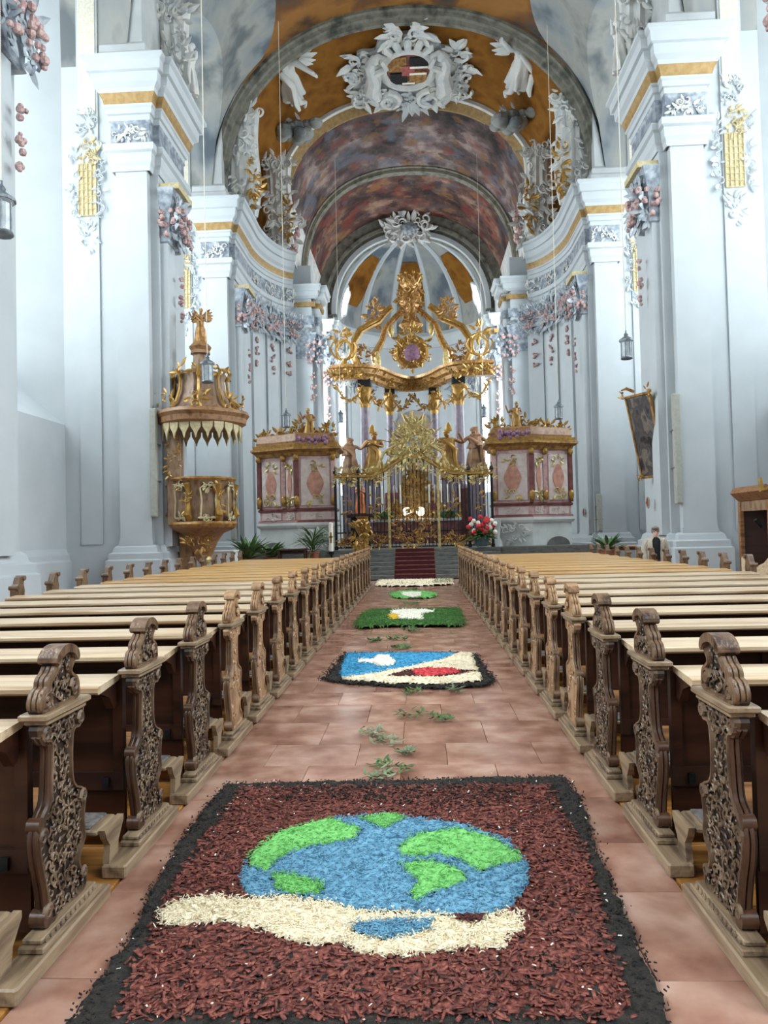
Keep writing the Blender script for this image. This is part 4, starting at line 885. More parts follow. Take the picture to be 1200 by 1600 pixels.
def figure(name, label, cat, loc, h, arms, m, m2=None, rz=0, lean=(0, 0), wings=False, rob=True, rot=None, group=None, seed=1, legs=None, hem=.03):
    key = (arms, lean, legs)
    if key not in BODY_CACHE: BODY_CACHE[key] = body_mesh('body', ARMS[arms], legs or ((.06, -.02, .28), (.065, 0, .05)), lean)
    t = thing(name, label, cat, loc, rz, group); t.scale = (h, h, h)
    if rot: t.rotation_euler = rot
    me = BODY_CACHE[key].copy(); o = obj('body', me, m, t)
    if rob: b = MB(); robe(b, hem=hem, rh=.17 if hem < .2 else .14, seed=seed, sway=lean[0]*.5); b.tube([(-.1, -.06, .78), (.02, -.1, .66), (.1, -.1, .56), (.09, -.12, max(.35, hem)), (.12, -.13, max(.15, hem-.08))], [.025, .04, .045, .04, .02], 6); b.build('robe', m2 or m, t, smooth=True, ang=60)
    b = MB(); b.ball((lean[0]*1.15, lean[1]+.026, .966), .06, 8, 6, (1.02, .95, .95)); b.build('hair', m2 or m, t, smooth=True, ang=70)
    if wings:
        for sg in (-1, 1):
            b = MB()
            for k in range(6): b.leaf((sg*.04, .07, .74), (sg*(.5+.12*k), .25, .75-.24*k), (0, 1, .2), .42-.03*k, .11, .15, 4)
            b.build('wing', m2 or m, t)
    return t
# ================================================================ altar steps, platform
pf = MB(); pf.box(-6.69, 6.69, 26.35, 55, 0, .95); pf.box(-6.69, -3.0, 26.2, 26.4, 0, .93); pf.box(3.0, 6.69, 26.2, 26.4, 0, .93)
structure(pf.build('trim_2', 'step_stone'), 'raised stone choir floor behind the altar steps')
st = thing('altar_steps', 'grey stone steps rising from the aisle to the gilded screen', 'steps', (0, 24.3, 0))
for i in range(7):
    b = MB(); b.cbox(-3.0, 3.0, .293*i, 2.06, .136*i if i else 0, .136*(i+1), .012); b.build('step', 'step_stone', st)
t = thing('stair_runner', 'dark red runner carpet down the middle of the altar steps', 'carpet', (0, 24.3, 0))
pr_ = []
for i in range(7): pr_ += [(.293*i-.012, .136*i+(.004 if i == 0 else .012)), (.293*i-.012, .136*(i+1)+.012)]
pr_ += [(2.05, .964)]
R = [[(x, y, z) for y, z in pr_]+[(x, y+.011, z-.011) for y, z in reversed(pr_)] for x in (-.68, .68)]
b = MB(); b.loft(R); b.build('carpet_cloth', 'runner_red', t)
b = MB()
for i in range(1, 7): b.tube([(-.74, .293*i-.02, .136*i+.02), (.74, .293*i-.02, .136*i+.02)], .012, 5)
for q in range(6):
    b = MB(); b.tube([(-.74, .293*(q+1)-.022, .136*(q+1)+.024), (.74, .293*(q+1)-.022, .136*(q+1)+.024)], .01, 5); b.build('stair_rod', 'gilding_dark', t)
# ================================================================ wrought iron screen
scr = thing('choir_screen', 'black and gilded wrought-iron screen with arched crest before the altar', 'screen', (0, 26.75, .95))
def rail_z(x):
    a = abs(x); return 2.68 if a > 1.6 else 2.68+.68*.5*(1+math.cos(PI*a/1.6))
xs = np.linspace(-2.82, 2.8, 43); bar_me = {}
for x in xs:
    if min(abs(abs(x)-.9), abs(abs(x)-2.0)) < .05: continue
    b = MB(); z = rail_z(x); b.tube([(0, 0, .1), (0, 0, z-.02)], .016, 5); b.build('bar', 'iron', scr, loc=(x, 0, 0))
for x in (-2.85, -2.0, -.9, .9, 2.0, 2.83):
    b = MB(); z = rail_z(x); b.box(-.045, .045, -.045, .045, 0, z+.05); b.lathe([(.07, .0), (.07, .12), (.05, .14), (.05, .2)], 8); b.lathe([(.03, z+.05), (.08, z+.12), (.08, z+.2), (.03, z+.3), (.01, z+.4)], 8)
    b.build('post', 'gilding_pale' if abs(x) < 1 else 'iron', scr, loc=(x, 0, 0), smooth=True)
for z0, nm in ((.08, 'bottom_rail'), (.62, 'middle_rail')):
    b = MB(); b.box(-2.85, 2.83, -.03, .03, z0-.025, z0+.025); b.build(nm, 'iron', scr)
b = MB(); pts = [(x, -.02, rail_z(x)) for x in np.linspace(-2.9, 2.88, 50)]; b.tube(pts, .06, 6); b.tube([(x, y-.02, z+.1) for x, y, z in pts], .03, 5); b.build('top_rail', 'gilding', scr, smooth=True)
b = MB()
for i, x in enumerate(np.linspace(-2.75, 2.75, 15)):
    rocaille(b, (x, -.04, rail_z(x)-.2), (1, 0, 0), (0, 0, 1), (0, -1, 0), .24, .13, 14, 600+i, .12)
b.build('rail_foliage', 'gilding_pale', scr)
b = MB()
for x in np.linspace(-2.7, 2.7, 16):
    if abs(x) > .6: rocaille(b, (x, -.04, rail_z(x)+.2), (1, 0, 0), (0, 0, 1), (0, -1, 0), .2, .1, 9, int(700+x*50), .13)
b.build('rail_crest', 'gilding_pale', scr)
b = MB()
for i in range(6): rocaille(b, (0, -.05, 3.5+.22*i), (1, 0, 0), (0, 0, 1), (0, -1, 0), .95-.14*i, .2, 62-8*i, 720+i, .17)
for sg in (-1, 1):
    b.tube([(sg*1.3, -.05, 2.95), (sg*1.05, -.05, 3.5), (sg*.6, -.05, 3.8), (sg*.7, -.05, 4.2), (sg*.25, -.05, 4.5)], [.05, .06, .06, .05, .03], 6)
b.build('crest', 'gilding_pale', scr)
for sg in (-1, 1):
    b = MB()
    for i in range(4): rocaille(b, (sg*.45, -.05, .35+.25*i), (1, 0, 0), (0, 0, 1), (0, -1, 0), .35, .16, 16, 740+i+10*sg, .13)
    b.build('gate_scrollwork', 'gilding_dark', scr)
    for q, x in enumerate((1.45, 2.4)):
        b = MB(); rocaille(b, (sg*x, -.04, .33), (1, 0, 0), (0, 0, 1), (0, -1, 0), .42, .24, 40, 760+q+5*sg, .14); rocaille(b, (sg*x, -.04, 1.5), (1, 0, 0), (0, 0, 1), (0, -1, 0), .12, .5, 12, 780+q+5*sg, .14); b.build('panel_scrollwork', 'gilding', scr)
b = MB(); rocaille(b, (0, -.06, .3), (1, 0, 0), (0, 0, 1), (0, -1, 0), .3, .32, 30, 790, .15); rocaille(b, (0, -.06, 1.9), (1, 0, 0), (0, 0, 1), (0, -1, 0), .16, .9, 36, 791, .16); b.build('gate_medallion', 'gilding', scr)
# ================================================================ high altar seen through the screen
al = thing('high_altar', 'gilded high altar table with tabernacle behind the iron screen', 'altar', (0, 38.5, .95))
b = MB(); b.cbox(-2.2, 2.2, 0, 1.4, 0, 1.15, .03); b.build('altar_block', 'wine_marble', al)
b = MB(); b.cbox(-2.4, 2.4, -.1, 1.5, 1.15, 1.3, .03); b.build('altar_top', 'tomb_stone', al)
b = MB(); b.cbox(-1.7, 1.7, .7, 1.6, 1.3, 1.75, .03); b.build('predella', 'gilding_dark', al)
b = MB(); b.lathe([(.55, 1.6), (.6, 1.8), (.5, 2.0), (.5, 3.0), (.62, 3.1), (.66, 3.3), (.4, 3.5), (.35, 3.9), (.1, 4.2)], 12, cy=.9); b.build('tabernacle', 'gilding_dark', al, smooth=True)
b = MB()
for i in range(5): rocaille(b, (0, .62, 1.6+.45*i), (1, 0, 0), (0, 0, 1), (0, -1, 0), 1.5-.25*i, .3, 30, 800+i, .35)
b.build('altar_foliage', 'gilding', al)
b = MB()
for a in np.linspace(0, 2*PI, 36, endpoint=False):
    r = 1.75 if int(a*36/(2*PI)) % 2 else 1.35; b.tube([(.4*math.cos(a), .5, 5.2+.4*math.sin(a)), (r*math.cos(a), .5, 5.2+r*1.05*math.sin(a))], [.07, .015], 4)
b.build('glory_rays', 'gilding', al)
b = MB(); rocaille(b, (0, .35, 5.2), (1, 0, 0), (0, 0, 1), (0, -1, 0), 1.2, 1.2, 60, 820, .4); b.build('glory_clouds', 'gilding_pale', al)
b = MB(); b.ball((0, .2, 5.25), .4, 10, 7, (1, .5, 1)); b.build('glory_centre', 'grey_marble', al, smooth=True)
# candles on the altar
k = 0
for sg in (-1, 1):
    for i in range(6):
        x = sg*(.75+.32*i); z = 2.25 if i < 4 else 2.25; k += 1
        t = thing('altar_candle', 'tall white altar candle, %s from the tabernacle on the %s' % (['first', 'second', 'third', 'fourth', 'fifth', 'sixth'][i], SIDE[sg]), 'candle', (x, 38.62, 2.25), 0, 'white candles on the high altar')
        b = MB(); b.lathe([(.12, 0), (.13, .06), (.05, .12), (.035, .3), (.07, .34), (.03, .4), (.03, .75), (.09, .8)], 8); b.build('candlestick', 'gilding', t, smooth=True)
        b = MB(); b.lathe([(.04, .8), (.038, 1.75), (.005, 1.8)], 8); b.build('wax', 'wax', t, smooth=True)
for i, x in enumerate((-.42, .28)):
    t = thing('globe_lamp', 'small glowing round lamp on the altar, %s of the pair' % ('left' if i == 0 else 'right'), 'lamp', (x, 38.2, 2.25), 0, 'glowing lamps on the altar')
    b = MB(); b.lathe([(.15, 0), (.12, .05), (.06, .12), (.1, .16)], 10); b.build('foot', 'gilding', t, smooth=True)
    b = MB(); b.ball((0, 0, .36), .24, 12, 8); b.build('glass_globe', 'candle_glow', t, smooth=True)
for i, (x, n) in enumerate(((-1.6, 'left'), (1.7, 'right'))):
    t = thing('altar_greenery', 'green leafy arrangement on the altar, %s side' % n, 'plant', (x, 38.3, 2.25)); b = MB(); rs_ = random.Random(i)
    for q in range(90): a = rs_.uniform(0, 6.3); b.leaf((.3*rs_.uniform(-1, 1), .1*rs_.uniform(-1, 1), .1*rs_.random()), (math.cos(a), .4*math.sin(a), rs_.uniform(.1, 1)), (0, -1, .3), .4, .12, .2, 3)
    b.build('foliage', 'leaf', t)['kind'] = 'stuff'
    b = MB(); b.lathe([(.12, 0), (.2, .1), (.22, .16)], 10); b.build('bowl', 'gilding_dark', t, smooth=True)
# statues beside the altar
PL = [(-3.55, 40.2, 2.1, 'hold', 'brown wooden statue with raised veil, far left beside the altar'), (-2.28, 40.4, 2.5, 'pray', 'slender gilded bishop statue left of the altar glory'), (1.93, 40.4, 2.5, 'hold', 'slender gilded statue right of the altar glory'), (3.4, 40.2, 2.5, 'bless', 'brown wooden statue gesturing outwards, far right beside the altar')]
for i, (x, y, h, arm, lab) in enumerate(PL):
    z = 4.65 if abs(x) > 3 else 4.6
    f = figure('altar_statue', lab, 'statue', (x, y, z), h, arm, 'statue_wood' if abs(x) > 3 else 'gilding_dark', 'statue_wood' if abs(x) > 3 else 'gilding', seed=i, lean=(.03 if x < 0 else -.03, 0)); f.scale = (h*1.35, h*1.2, h)
    if abs(x) < 3:
        b = MB(); b.lathe([(.06, .98), (.05, 1.04), (.045, 1.1), (.01, 1.17)], 8, sx=1, sy=.6); b.build('mitre', 'gilding', f, smooth=True)
    else:
        b = MB(); robe(b, 1.02, .55, .05, .13, 9, 5); b.build('veil', 'statue_wood', f, smooth=True)
    p = thing('statue_pedestal', 'stone pedestal carrying the %s' % lab.replace(', far', ' far'), 'pedestal', (x, y, .95))
    b = MB(); b.cbox(-.5, .5, -.4, .4, 0, .3, .03); b.build('foot', 'wine_marble', p); b = MB(); b.cbox(-.4, .4, -.32, .32, .3, z-1.15, .02); b.build('shaft', 'violet_marble', p)
    b = MB(); b.cbox(-.5, .5, -.4, .4, z-1.15, z-.95, .03); b.build('cap', 'gilding_dark', p)
# orange robed figure behind the screen
figure('robed_statue', 'small statue in an orange robe behind the screen, left of the gate', 'statue', (-2.25, 30.6, 2.35), 1.35, 'pray', 'skin', 'fabric_orange', seed=4)
p = thing('statue_pedestal', 'dark pedestal under the orange-robed statue', 'pedestal', (-2.25, 30.6, .95)); b = MB(); b.cbox(-.4, .4, -.3, .3, 0, 1.25, .03); b.build('shaft', 'iron', p); b = MB(); b.cbox(-.55, .55, -.4, .4, 1.25, 1.4, .03); b.build('cap', 'oak_dark', p)
# ================================================================ canopy altar (baldachin)
ba = thing('canopy_altar', 'gilded baroque canopy with crown and scroll arms on violet marble columns', 'altar canopy', (0, 0, .95))
PLAN = [(-4.45, 41.2), (-3.3, 41.1), (-2.3, 41.6), (-1.5, 43.4), (-.7, 44.6), (0, 44.9), (.7, 44.6), (1.5, 43.4), (2.3, 41.6), (3.3, 41.1), (4.45, 41.2)]
PLAN = crom(PLAN, 4, False)
def col_at(x, y, r, nm, base):
    b = MB(); b.cbox(x-r*1.7, x+r*1.7, y-r*1.7, y+r*1.7, 0, base, .04); b.build('column_pedestal', 'wine_marble', ba)
    b = MB(); b.lathe([(r*1.3, base), (r*1.3, base+.2), (r*1.1, base+.3), (r, base+.4), (r, 5.5), (r*.86, 7.75)], 14, cx=x, cy=y); b.build('column', 'violet_marble', ba, smooth=True)
    b = MB(); b.lathe([(r*.9, 7.7), (r*1.0, 7.8), (r*.95, 8.1), (r*1.35, 8.75), (r*1.6, 8.85)], 12, cx=x, cy=y)
    for a in np.linspace(0, 2*PI, 9, endpoint=False): b.leaf((x+r*.95*math.cos(a), y+r*.95*math.sin(a), 7.9), (math.cos(a)*.3, math.sin(a)*.3, 1), (math.cos(a), math.sin(a), 0), .6, .2, .5, 3)
    b.build('gilded_capital', 'gilding', ba, smooth=True)
    b = MB(); b.cbox(x-r*1.25, x+r*1.25, y-r*1.25, y+r*1.25, 8.85, 9.35, .03); b.build('entablature_block', 'iron', ba)
for x, y, r, base in ((-2.72, 41.6, .3, 3.0), (2.6, 41.6, .3, 3.0), (-1.4, 44.4, .25, 3.0), (1.28, 44.4, .25, 3.0)): col_at(x, y, r, '', base)
b = MB(); b.sweep([(-.35, 9.25), (.15, 9.25), (.2, 9.45), (.4, 9.55), (.45, 9.8), (.6, 9.85), (.6, 10.02), (-.35, 10.02)], PLAN); b.build('canopy_cornice', 'gilding_dark', ba, smooth=True, ang=25)
b = MB()
for i in range(0, len(PLAN), 2): rocaille(b, (PLAN[i][0], PLAN[i][1]-.5, 9.5), (1, 0, 0), (0, 0, 1), (0, -1, 0), .4, .26, 16, 850+i, .2)
b.build('cornice_foliage', 'gilding', ba)
for sg in (-1, 1):
    # great scroll arms rising to the crown
    P_ = crom([(sg*3.1, 41.6, 10.0), (sg*3.3, 41.7, 11.3), (sg*2.9, 42.3, 12.9), (sg*2.1, 43.3, 13.4), (sg*1.7, 43.6, 13.0)], 5, False) if False else [(sg*3.05, 41.6, 10.0), (sg*3.35, 41.6, 10.7), (sg*3.3, 41.7, 11.6), (sg*2.95, 42.0, 12.3), (sg*2.4, 42.5, 12.75), (sg*1.95, 43.0, 13.1), (sg*1.6, 43.5, 13.7), (sg*1.2, 44.0, 14.2)]
    b = MB(); b.tube(P_, [.2, .22, .2, .18, .17, .18, .2, .14], 8); b.tube([(x-sg*.12, y-.2, z-.18) for x, y, z in P_], .09, 5); b.build('scroll_arm', 'gilding', ba, smooth=True)
    Q_ = [(sg*2.0, 42.2, 10.0), (sg*2.15, 42.4, 10.9), (sg*1.75, 43.2, 11.9), (sg*1.5, 43.8, 12.9), (sg*.9, 44.4, 13.7), (sg*.5, 44.6, 14.2)]
    b = MB(); b.tube(Q_, [.22, .24, .2, .2, .18, .14], 8); b.build('scroll_arm', 'gilding_dark', ba, smooth=True)
    b = MB(); b.ball((sg*1.98, 42.1, 10.45), .3, 8, 6, (.7, .7, 2.1)); b.build('pale_volute', 'gilding_pale', ba, smooth=True); b = MB(); b.ball((sg*1.2, 43.9, 12.75), .22, 8, 6, (.8, .8, 2.0)); b.build('pale_volute', 'gilding_pale', ba, smooth=True)
    b = MB(); rocaille(b, (sg*2.15, 42.9, 13.5), (1, 0, 0), (0, 0, 1), (0, -1, 0), .4, .8, 60, 870+sg, .28); b.build('arm_finial', 'gilding_dark', ba)
    b = MB(); rocaille(b, (sg*2.75, 42.0, 10.7), (1, 0, 0), (0, 0, 1), (0, -1, 0), .5, .7, 44, 880+sg, .28); b.build('arm_foliage', 'gilding_dark', ba)
    # open ring vases at the ends
    b = MB(); c = (sg*3.8, 40.9, 10.9); n = 16
    b.tube([(c[0]+.42*math.cos(a), c[1], c[2]+.55*math.sin(a)) for a in np.linspace(0, 2*PI, 17)], .08, 6)
    b.lathe([(.3, 10.0), (.15, 10.2), (.12, 10.35)], 8, cx=c[0], cy=c[1])
    b.tube([(c[0]-.6, c[1], 11.3), (c[0]-.75, c[1], 11.0), (c[0]-.5, c[1], 10.5), (c[0], c[1], 10.3)], .06, 5); b.tube([(c[0]+.6, c[1], 11.3), (c[0]+.75, c[1], 11.0), (c[0]+.5, c[1], 10.5), (c[0], c[1], 10.3)], .06, 5)
    rocaille(b, (c[0], c[1], 11.65), (1, 0, 0), (0, 0, 1), (0, -1, 0), .3, .35, 14, 890+sg, .35); b.build('ring_vase', 'gilding', ba, smooth=True)
    # hanging garlands
    for q, (xa, ya, xb, yb) in enumerate(((4.3, 41.0, 2.8, 41.3), (2.6, 41.5, 1.4, 44.0), (1.3, 44.2, .05, 44.6))):
        b = MB(); pts = [(sg*(xa+(xb-xa)*t), ya+(yb-ya)*t-.1, 8.9-.85*math.sin(PI*t)) for t in np.linspace(0, 1, 12)]; b.tube(pts, .06, 5)
        for j, p in enumerate(pts): rocaille(b, p, (1, 0, 0), (0, 0, 1), (0, -1, 0), .1, .12, 3, 900+q*20+j, .2)
        b.build('garland', 'gilding', ba)
b = MB(); b.lathe([(.5, 13.0), (.75, 13.2), (.55, 13.5), (.3, 13.9), (.45, 14.3), (.7, 14.6), (.55, 15.1), (.35, 15.4), (.6, 15.7)], 12, cy=44.6); rocaille(b, (0, 43.9, 14.6), (1, 0, 0), (0, 0, 1), (0, -1, 0), .7, 1.3, 80, 930, .28); b.build('crown_vase', 'gilding_dark', ba, smooth=True)
b = MB()
for a in np.linspace(0, 2*PI, 10, endpoint=False): b.tube([(.45*math.cos(a), 44.6+.45*math.sin(a), 15.6), (.75*math.cos(a), 44.6+.75*math.sin(a), 16.0), (.6*math.cos(a), 44.6+.6*math.sin(a), 16.4)], [.07, .06, .04], 5); b.ball((.7*math.cos(a), 44.6+.7*math.sin(a), 16.25), .1, 6, 4)
b.build('crown', 'gilding', ba, smooth=True)
b = MB(); b.lathe([(1.0, 0), (1.02, .1), (.85, .18), (.8, .1)], 20, M=Matrix.Translation((0, 44.0, 11.4)) @ Matrix.Rotation(PI/2, 4, 'X')); rocaille(b, (0, 43.7, 11.4), (1, 0, 0), (0, 0, 1), (0, -1, 0), 1.15, 1.1, 90, 940, .26); rocaille(b, (0, 43.7, 12.5), (1, 0, 0), (0, 0, 1), (0, -1, 0), .5, .35, 20, 941, .35); b.build('medallion_frame', 'gilding', ba, smooth=True)
b = MB(); b.ball((0, 43.75, 11.3), .55, 10, 6, (1, .4, 1)); b.build('medallion', 'flower_violet', ba, smooth=True)
# ================================================================ pink marble oratories either side of the screen
for s in (-1, 1):
    lab = SIDE[s]
    PL_ = [(2.98, 28.6), (2.98, 27.35), (4.33, 27.2), (4.88, 27.5), (5.9, 27.95), (5.9, 28.6)]
    pp = [(s*x, y) for x, y in PL_]; front = pp[1:5]
    t = thing('oratory_tomb', 'white stone tomb base under the %s pink marble oratory' % lab, 'tomb', (0, 0, .0))
    b = MB(); b.prism(pp, .95, 1.86, 'z'); b.build('tomb_body', 'tomb_stone', t)
    b = MB(); b.sweep([(0, 1.8), (.06, 1.8), (.12, 1.9), (.12, 2.0), (0, 2.0)], [(s*x, y) for x, y in PL_] if s < 0 and False else ([(s*x, y) for x, y in PL_[::-1]] if s < 0 else [(s*x, y) for x, y in PL_])); b.prism(pp, 1.86, 2.0, 'z'); b.build('tomb_cornice', 'tomb_stone', t)
    b = MB(); M = Matrix(((s*1.0, 0, 0, s*5.35), (0.44, 1, 0, 27.72), (0, 0, 1, .95), (0, 0, 0, 1)))
    b.prism([(-.46, -.25), (.46, -.25)]+[(.46*math.cos(a), .32*math.sin(a)) for a in np.linspace(0, PI, 11)], -.06, .06, 'y', M); b.build('arched_niche', 'dark_niche', t, smooth=False)
    b = MB(); rocaille(b, (s*3.65, 27.2, 1.4), (1, 0, 0), (0, 0, 1), (0, -1, 0), .5, .28, 30, 950, .2); b.build('tomb_relief', 'tomb_stone', t)
    b = MB(); b.prism([(s*2.9, 28.6), (s*2.9, 27.2), (s*3.15, 27.15), (s*3.15, 28.6)], .95, 1.95, 'z'); b.lathe([(.22, .95), (.2, 1.1), (.12, 1.3), (.16, 1.6), (.2, 1.85)], 10, cx=s*3.0, cy=27.2); b.build('corner_volute', 'tomb_stone', t, smooth=True)
    c = thing('oratory', 'pink marble oratory with gilded crest %s of the iron screen' % lab, 'cabinet', (0, 0, 0))
    b = MB(); b.prism(pp, 2.0, 4.62, 'z'); b.build('body', 'pink_marble', c)
    pth = pp[::-1] if s < 0 else pp
    b = MB(); b.sweep([(0, 4.5), (.08, 4.5), (.14, 4.62), (.3, 4.72), (.3, 4.8), (0, 4.8)], pth); b.build('cornice', 'gilding_dark', c)
    b = MB(); b.sweep([(0, 2.42), (.05, 2.42), (.07, 2.5), (0, 2.54)], pth); b.build('dado_moulding', 'wine_marble', c); b = MB(); b.sweep([(0, 2.0), (.08, 2.0), (.05, 2.08), (0, 2.1)], pth); b.build('foot_moulding', 'wine_marble', c)
    for q in range(3):
        a, d = Vector(front[q]), Vector(front[q+1]); mid = (a+d)/2; tv = (d-a).normalized(); nv = Vector((tv.y, -tv.x)); nv = nv if nv.y < 0 else -nv; L_ = (d-a).length
        M = Matrix(((tv.x, -nv.x, 0, mid.x), (tv.y, -nv.y, 0, mid.y), (0, 0, 1, 0), (0, 0, 0, 1))); hw = L_/2-.13
        b = MB(); b.cbox(-hw, hw, -.04, .01, 2.62, 4.35, .015, M); p = b.build('panel', 'pink_pale', c)
        b = MB(); b.prism([(hw*.52*math.cos(u)*(1+.12*math.cos(4*u)), 3.45+.52*math.sin(u)) for u in np.linspace(0, 2*PI, 24, endpoint=False)], -.055, -.03, 'y', M); b.build('inlay', 'pink_inlay', p)
        b = MB(); n_ = M.to_3x3() @ Vector((0, -1, 0)); u_ = M.to_3x3() @ Vector((1, 0, 0))
        for zz in (4.1, 2.85): rocaille(b, M @ Vector((0, -.05, zz)), u_, (0, 0, 1), n_, hw*.5, .16, 12, int(960+zz*10+q), .16)
        b.build('gilt_ornament', 'gilding_pale', p)
        b = MB(); b.box(-hw, hw, -.03, .01, 2.1, 2.38, M); rocaille(b, M @ Vector((0, -.035, 2.24)), u_, (0, 0, 1), n_, hw*.7, .08, 12, 970+q, .1); b.build('dado_panel', 'pink_pale', c)
    for q, v in enumerate(front):
        b = MB(); b.box(v[0]-.08, v[0]+.08, v[1]-.09, v[1]+.1, 2.55, 4.4); b.build('corner_strip', 'pink_marble' if q in (0, 2) else 'wine_marble', c)
        b = MB(); b.ball((v[0], v[1]-.14, 4.42), .11, 8, 6, (1, .8, 1.2)); b.ball((v[0], v[1]-.12, 2.8), .1, 8, 6, (1, .8, 2)); b.build('gilt_mask', 'gilding', c, smooth=True)
    b = MB()
    for q, (x, z, w_, h_) in enumerate(((3.15, 5.2, .28, .5), (3.6, 5.1, .3, .35), (4.1, 5.3, .35, .6), (4.6, 5.15, .35, .45), (5.1, 5.15, .3, .4), (5.65, 5.1, .28, .4))):
        rocaille(b, (s*x, 27.4+.12*q, z), (1, 0, 0), (0, 0, 1), (0, -1, 0), w_, h_, 40, 980+q, .2)
    b.sweep([(-.05, 4.8), (.2, 4.8), (.22, 4.95), (-.05, 5.0)], pth); b.build('gilded_crest', 'gilding', c)
    b = MB(); b.sweep([(-.08, 4.8), (.06, 4.8), (.1, 5.05), (.02, 5.32), (-.08, 5.36)], pth); b.build('crest_board', 'walnut_gilt', c)
    b = MB(); rr = random.Random(5)
    for q in range(26): b.ball((s*(3.75+rr.uniform(-.55, .55)), 27.1+rr.random()*.1, 5.0+rr.uniform(-.12, .2)), .09, 6, 4)
    b.build('crest_flowers', 'flower_violet', c, smooth=True)
    f = figure('crest_figure', 'small gilded figure on the crest of the %s oratory' % lab, 'statue', (s*3.85, 27.55, 5.05), 1.25, 'bless', 'statue_wood', 'gilding', seed=3, lean=(.05*s, 0))
# ================================================================ pulpit on the left pier
pu = thing('pulpit', 'carved and gilded wooden pulpit with sounding board on the left pier', 'pulpit', (-6.28, 21.75, 0))
def oct_ring(r, z, n=24, k=8, amp=.03, sx=1, sy=1): return [(sx*r*(1+amp*math.cos(k*2*PI*j/n))*math.cos(2*PI*j/n), sy*r*(1+amp*math.cos(k*2*PI*j/n))*math.sin(2*PI*j/n), z) for j in range(n)]
b = MB(); b.loft([oct_ring(r, z) for r, z in ((.78, 1.98), (.82, 2.1), (.86, 2.5), (.84, 2.9), (.9, 3.12), (.96, 3.2), (.96, 3.27), (.9, 3.28))]); b.build('basket', 'walnut', pu, smooth=True)
b = MB(); b.loft([oct_ring(r, z) for r, z in ((.1, .75), (.2, .85), (.24, 1.0), (.3, 1.1), (.42, 1.4), (.6, 1.65), (.86, 1.76), (.95, 1.82), (.98, 1.92), (.9, 2.0), (.8, 2.0))]); b.build('corbel', 'walnut_gilt', pu, smooth=True)
b = MB(); b.loft([oct_ring(r, z) for r, z in ((.99, 1.86), (1.02, 1.93), (.97, 2.0))]); b.build('gilt_moulding', 'gilding_dark', pu, smooth=True)
b = MB(); b.loft([oct_ring(r, z) for r, z in ((.97, 3.2), (1.0, 3.25), (.95, 3.3))]); b.build('gilt_moulding', 'gilding_dark', pu, smooth=True)
for i, a in enumerate(np.linspace(-PI*.95, PI*.25, 5)):
    c, s_ = math.cos(a), math.sin(a); M = Matrix(((-s_, c, 0, .86*c), (c, s_, 0, .86*s_), (0, 0, 1, 0), (0, 0, 0, 1)))
    b = MB(); q = [(-.24, 2.15), (-.2, 2.1), (.2, 2.1), (.24, 2.15), (.2, 2.6), (.24, 2.95), (.12, 3.05), (-.12, 3.05), (-.24, 2.95), (-.2, 2.6)]
    b.tube([M @ Vector((x, .04, z)) for x, z in q+q[:1]], .03, 5); rocaille(b, M @ Vector((0, .05, 3.05)), M.to_3x3() @ Vector((1, 0, 0)), (0, 0, 1), M.to_3x3() @ Vector((0, 1, 0)), .18, .1, 9, 1000+i, .14); rocaille(b, M @ Vector((0, .05, 2.12)), M.to_3x3() @ Vector((1, 0, 0)), (0, 0, 1), M.to_3x3() @ Vector((0, 1, 0)), .2, .07, 8, 1010+i, .14)
    b.build('panel_frame', 'trellis_gold', pu, smooth=True)
    a2 = a+.38*.5*1.55; c2, s2 = math.cos(a2), math.sin(a2)
    b = MB(); P_ = [(.84*c2, .84*s2, 2.05), (.98*c2, .98*s2, 2.2), (.9*c2, .9*s2, 2.5), (.92*c2, .92*s2, 2.85), (1.0*c2, 1.0*s2, 3.1)]; b.tube(P_, [.09, .11, .07, .06, .09], 6); rocaille(b, (.98*c2, .98*s2, 2.6), (-s2, c2, 0), (0, 0, 1), (c2, s2, 0), .1, .45, 12, 1020+i, .14); b.build('gilt_scroll', 'gilding', pu, smooth=True)
b = MB(); rocaille(b, (0, -.55, 1.4), (1, 0, 0), (0, 0, 1), (0, -1, 0), .4, .3, 40, 1030, .14); b.build('corbel_foliage', 'gilding', pu)
b = MB(); b.ball((.05, -.05, .88), .2, 10, 6, (1, 1, .8)); b.build('pendant', 'gilding_pale', pu, smooth=True)
b = MB(); b.cbox(-.86, -.42, -.7, -.42, 1.9, 5.0, .03); b.build('back_panel', 'walnut', pu)
for x in (-.78, -.5):
    b = MB(); rocaille(b, (x, -.72, 3.8), (1, 0, 0), (0, 0, 1), (0, -1, 0), .06, .85, 26, int(1040+x*10), .09); b.build('gilt_strip', 'gilding', pu)
b = MB(); b.cbox(-.75, -.3, .0, .3, .0, 1.9, .03); b.build('back_post', 'walnut_gilt', pu)
CR = [(1.2, 4.85), (1.28, 4.9), (1.3, 5.05), (1.38, 5.15), (1.34, 5.25), (1.1, 5.3)]
b = MB(); b.loft([oct_ring(r, z, 32, 4, .04) for r, z in CR]); b.build('canopy_cornice', 'walnut_gilt', pu, smooth=True, ang=25)
b = MB(); b.loft([oct_ring(r, z, 32, 8, .05) for r, z in ((1.08, 5.25), (.86, 5.45), (.72, 5.8), (.68, 6.15), (.74, 6.35), (.7, 6.42), (.35, 6.45), (.24, 6.7), (.2, 7.0), (.24, 7.05), (.1, 7.08))]); b.build('canopy_dome', 'walnut', pu, smooth=True)
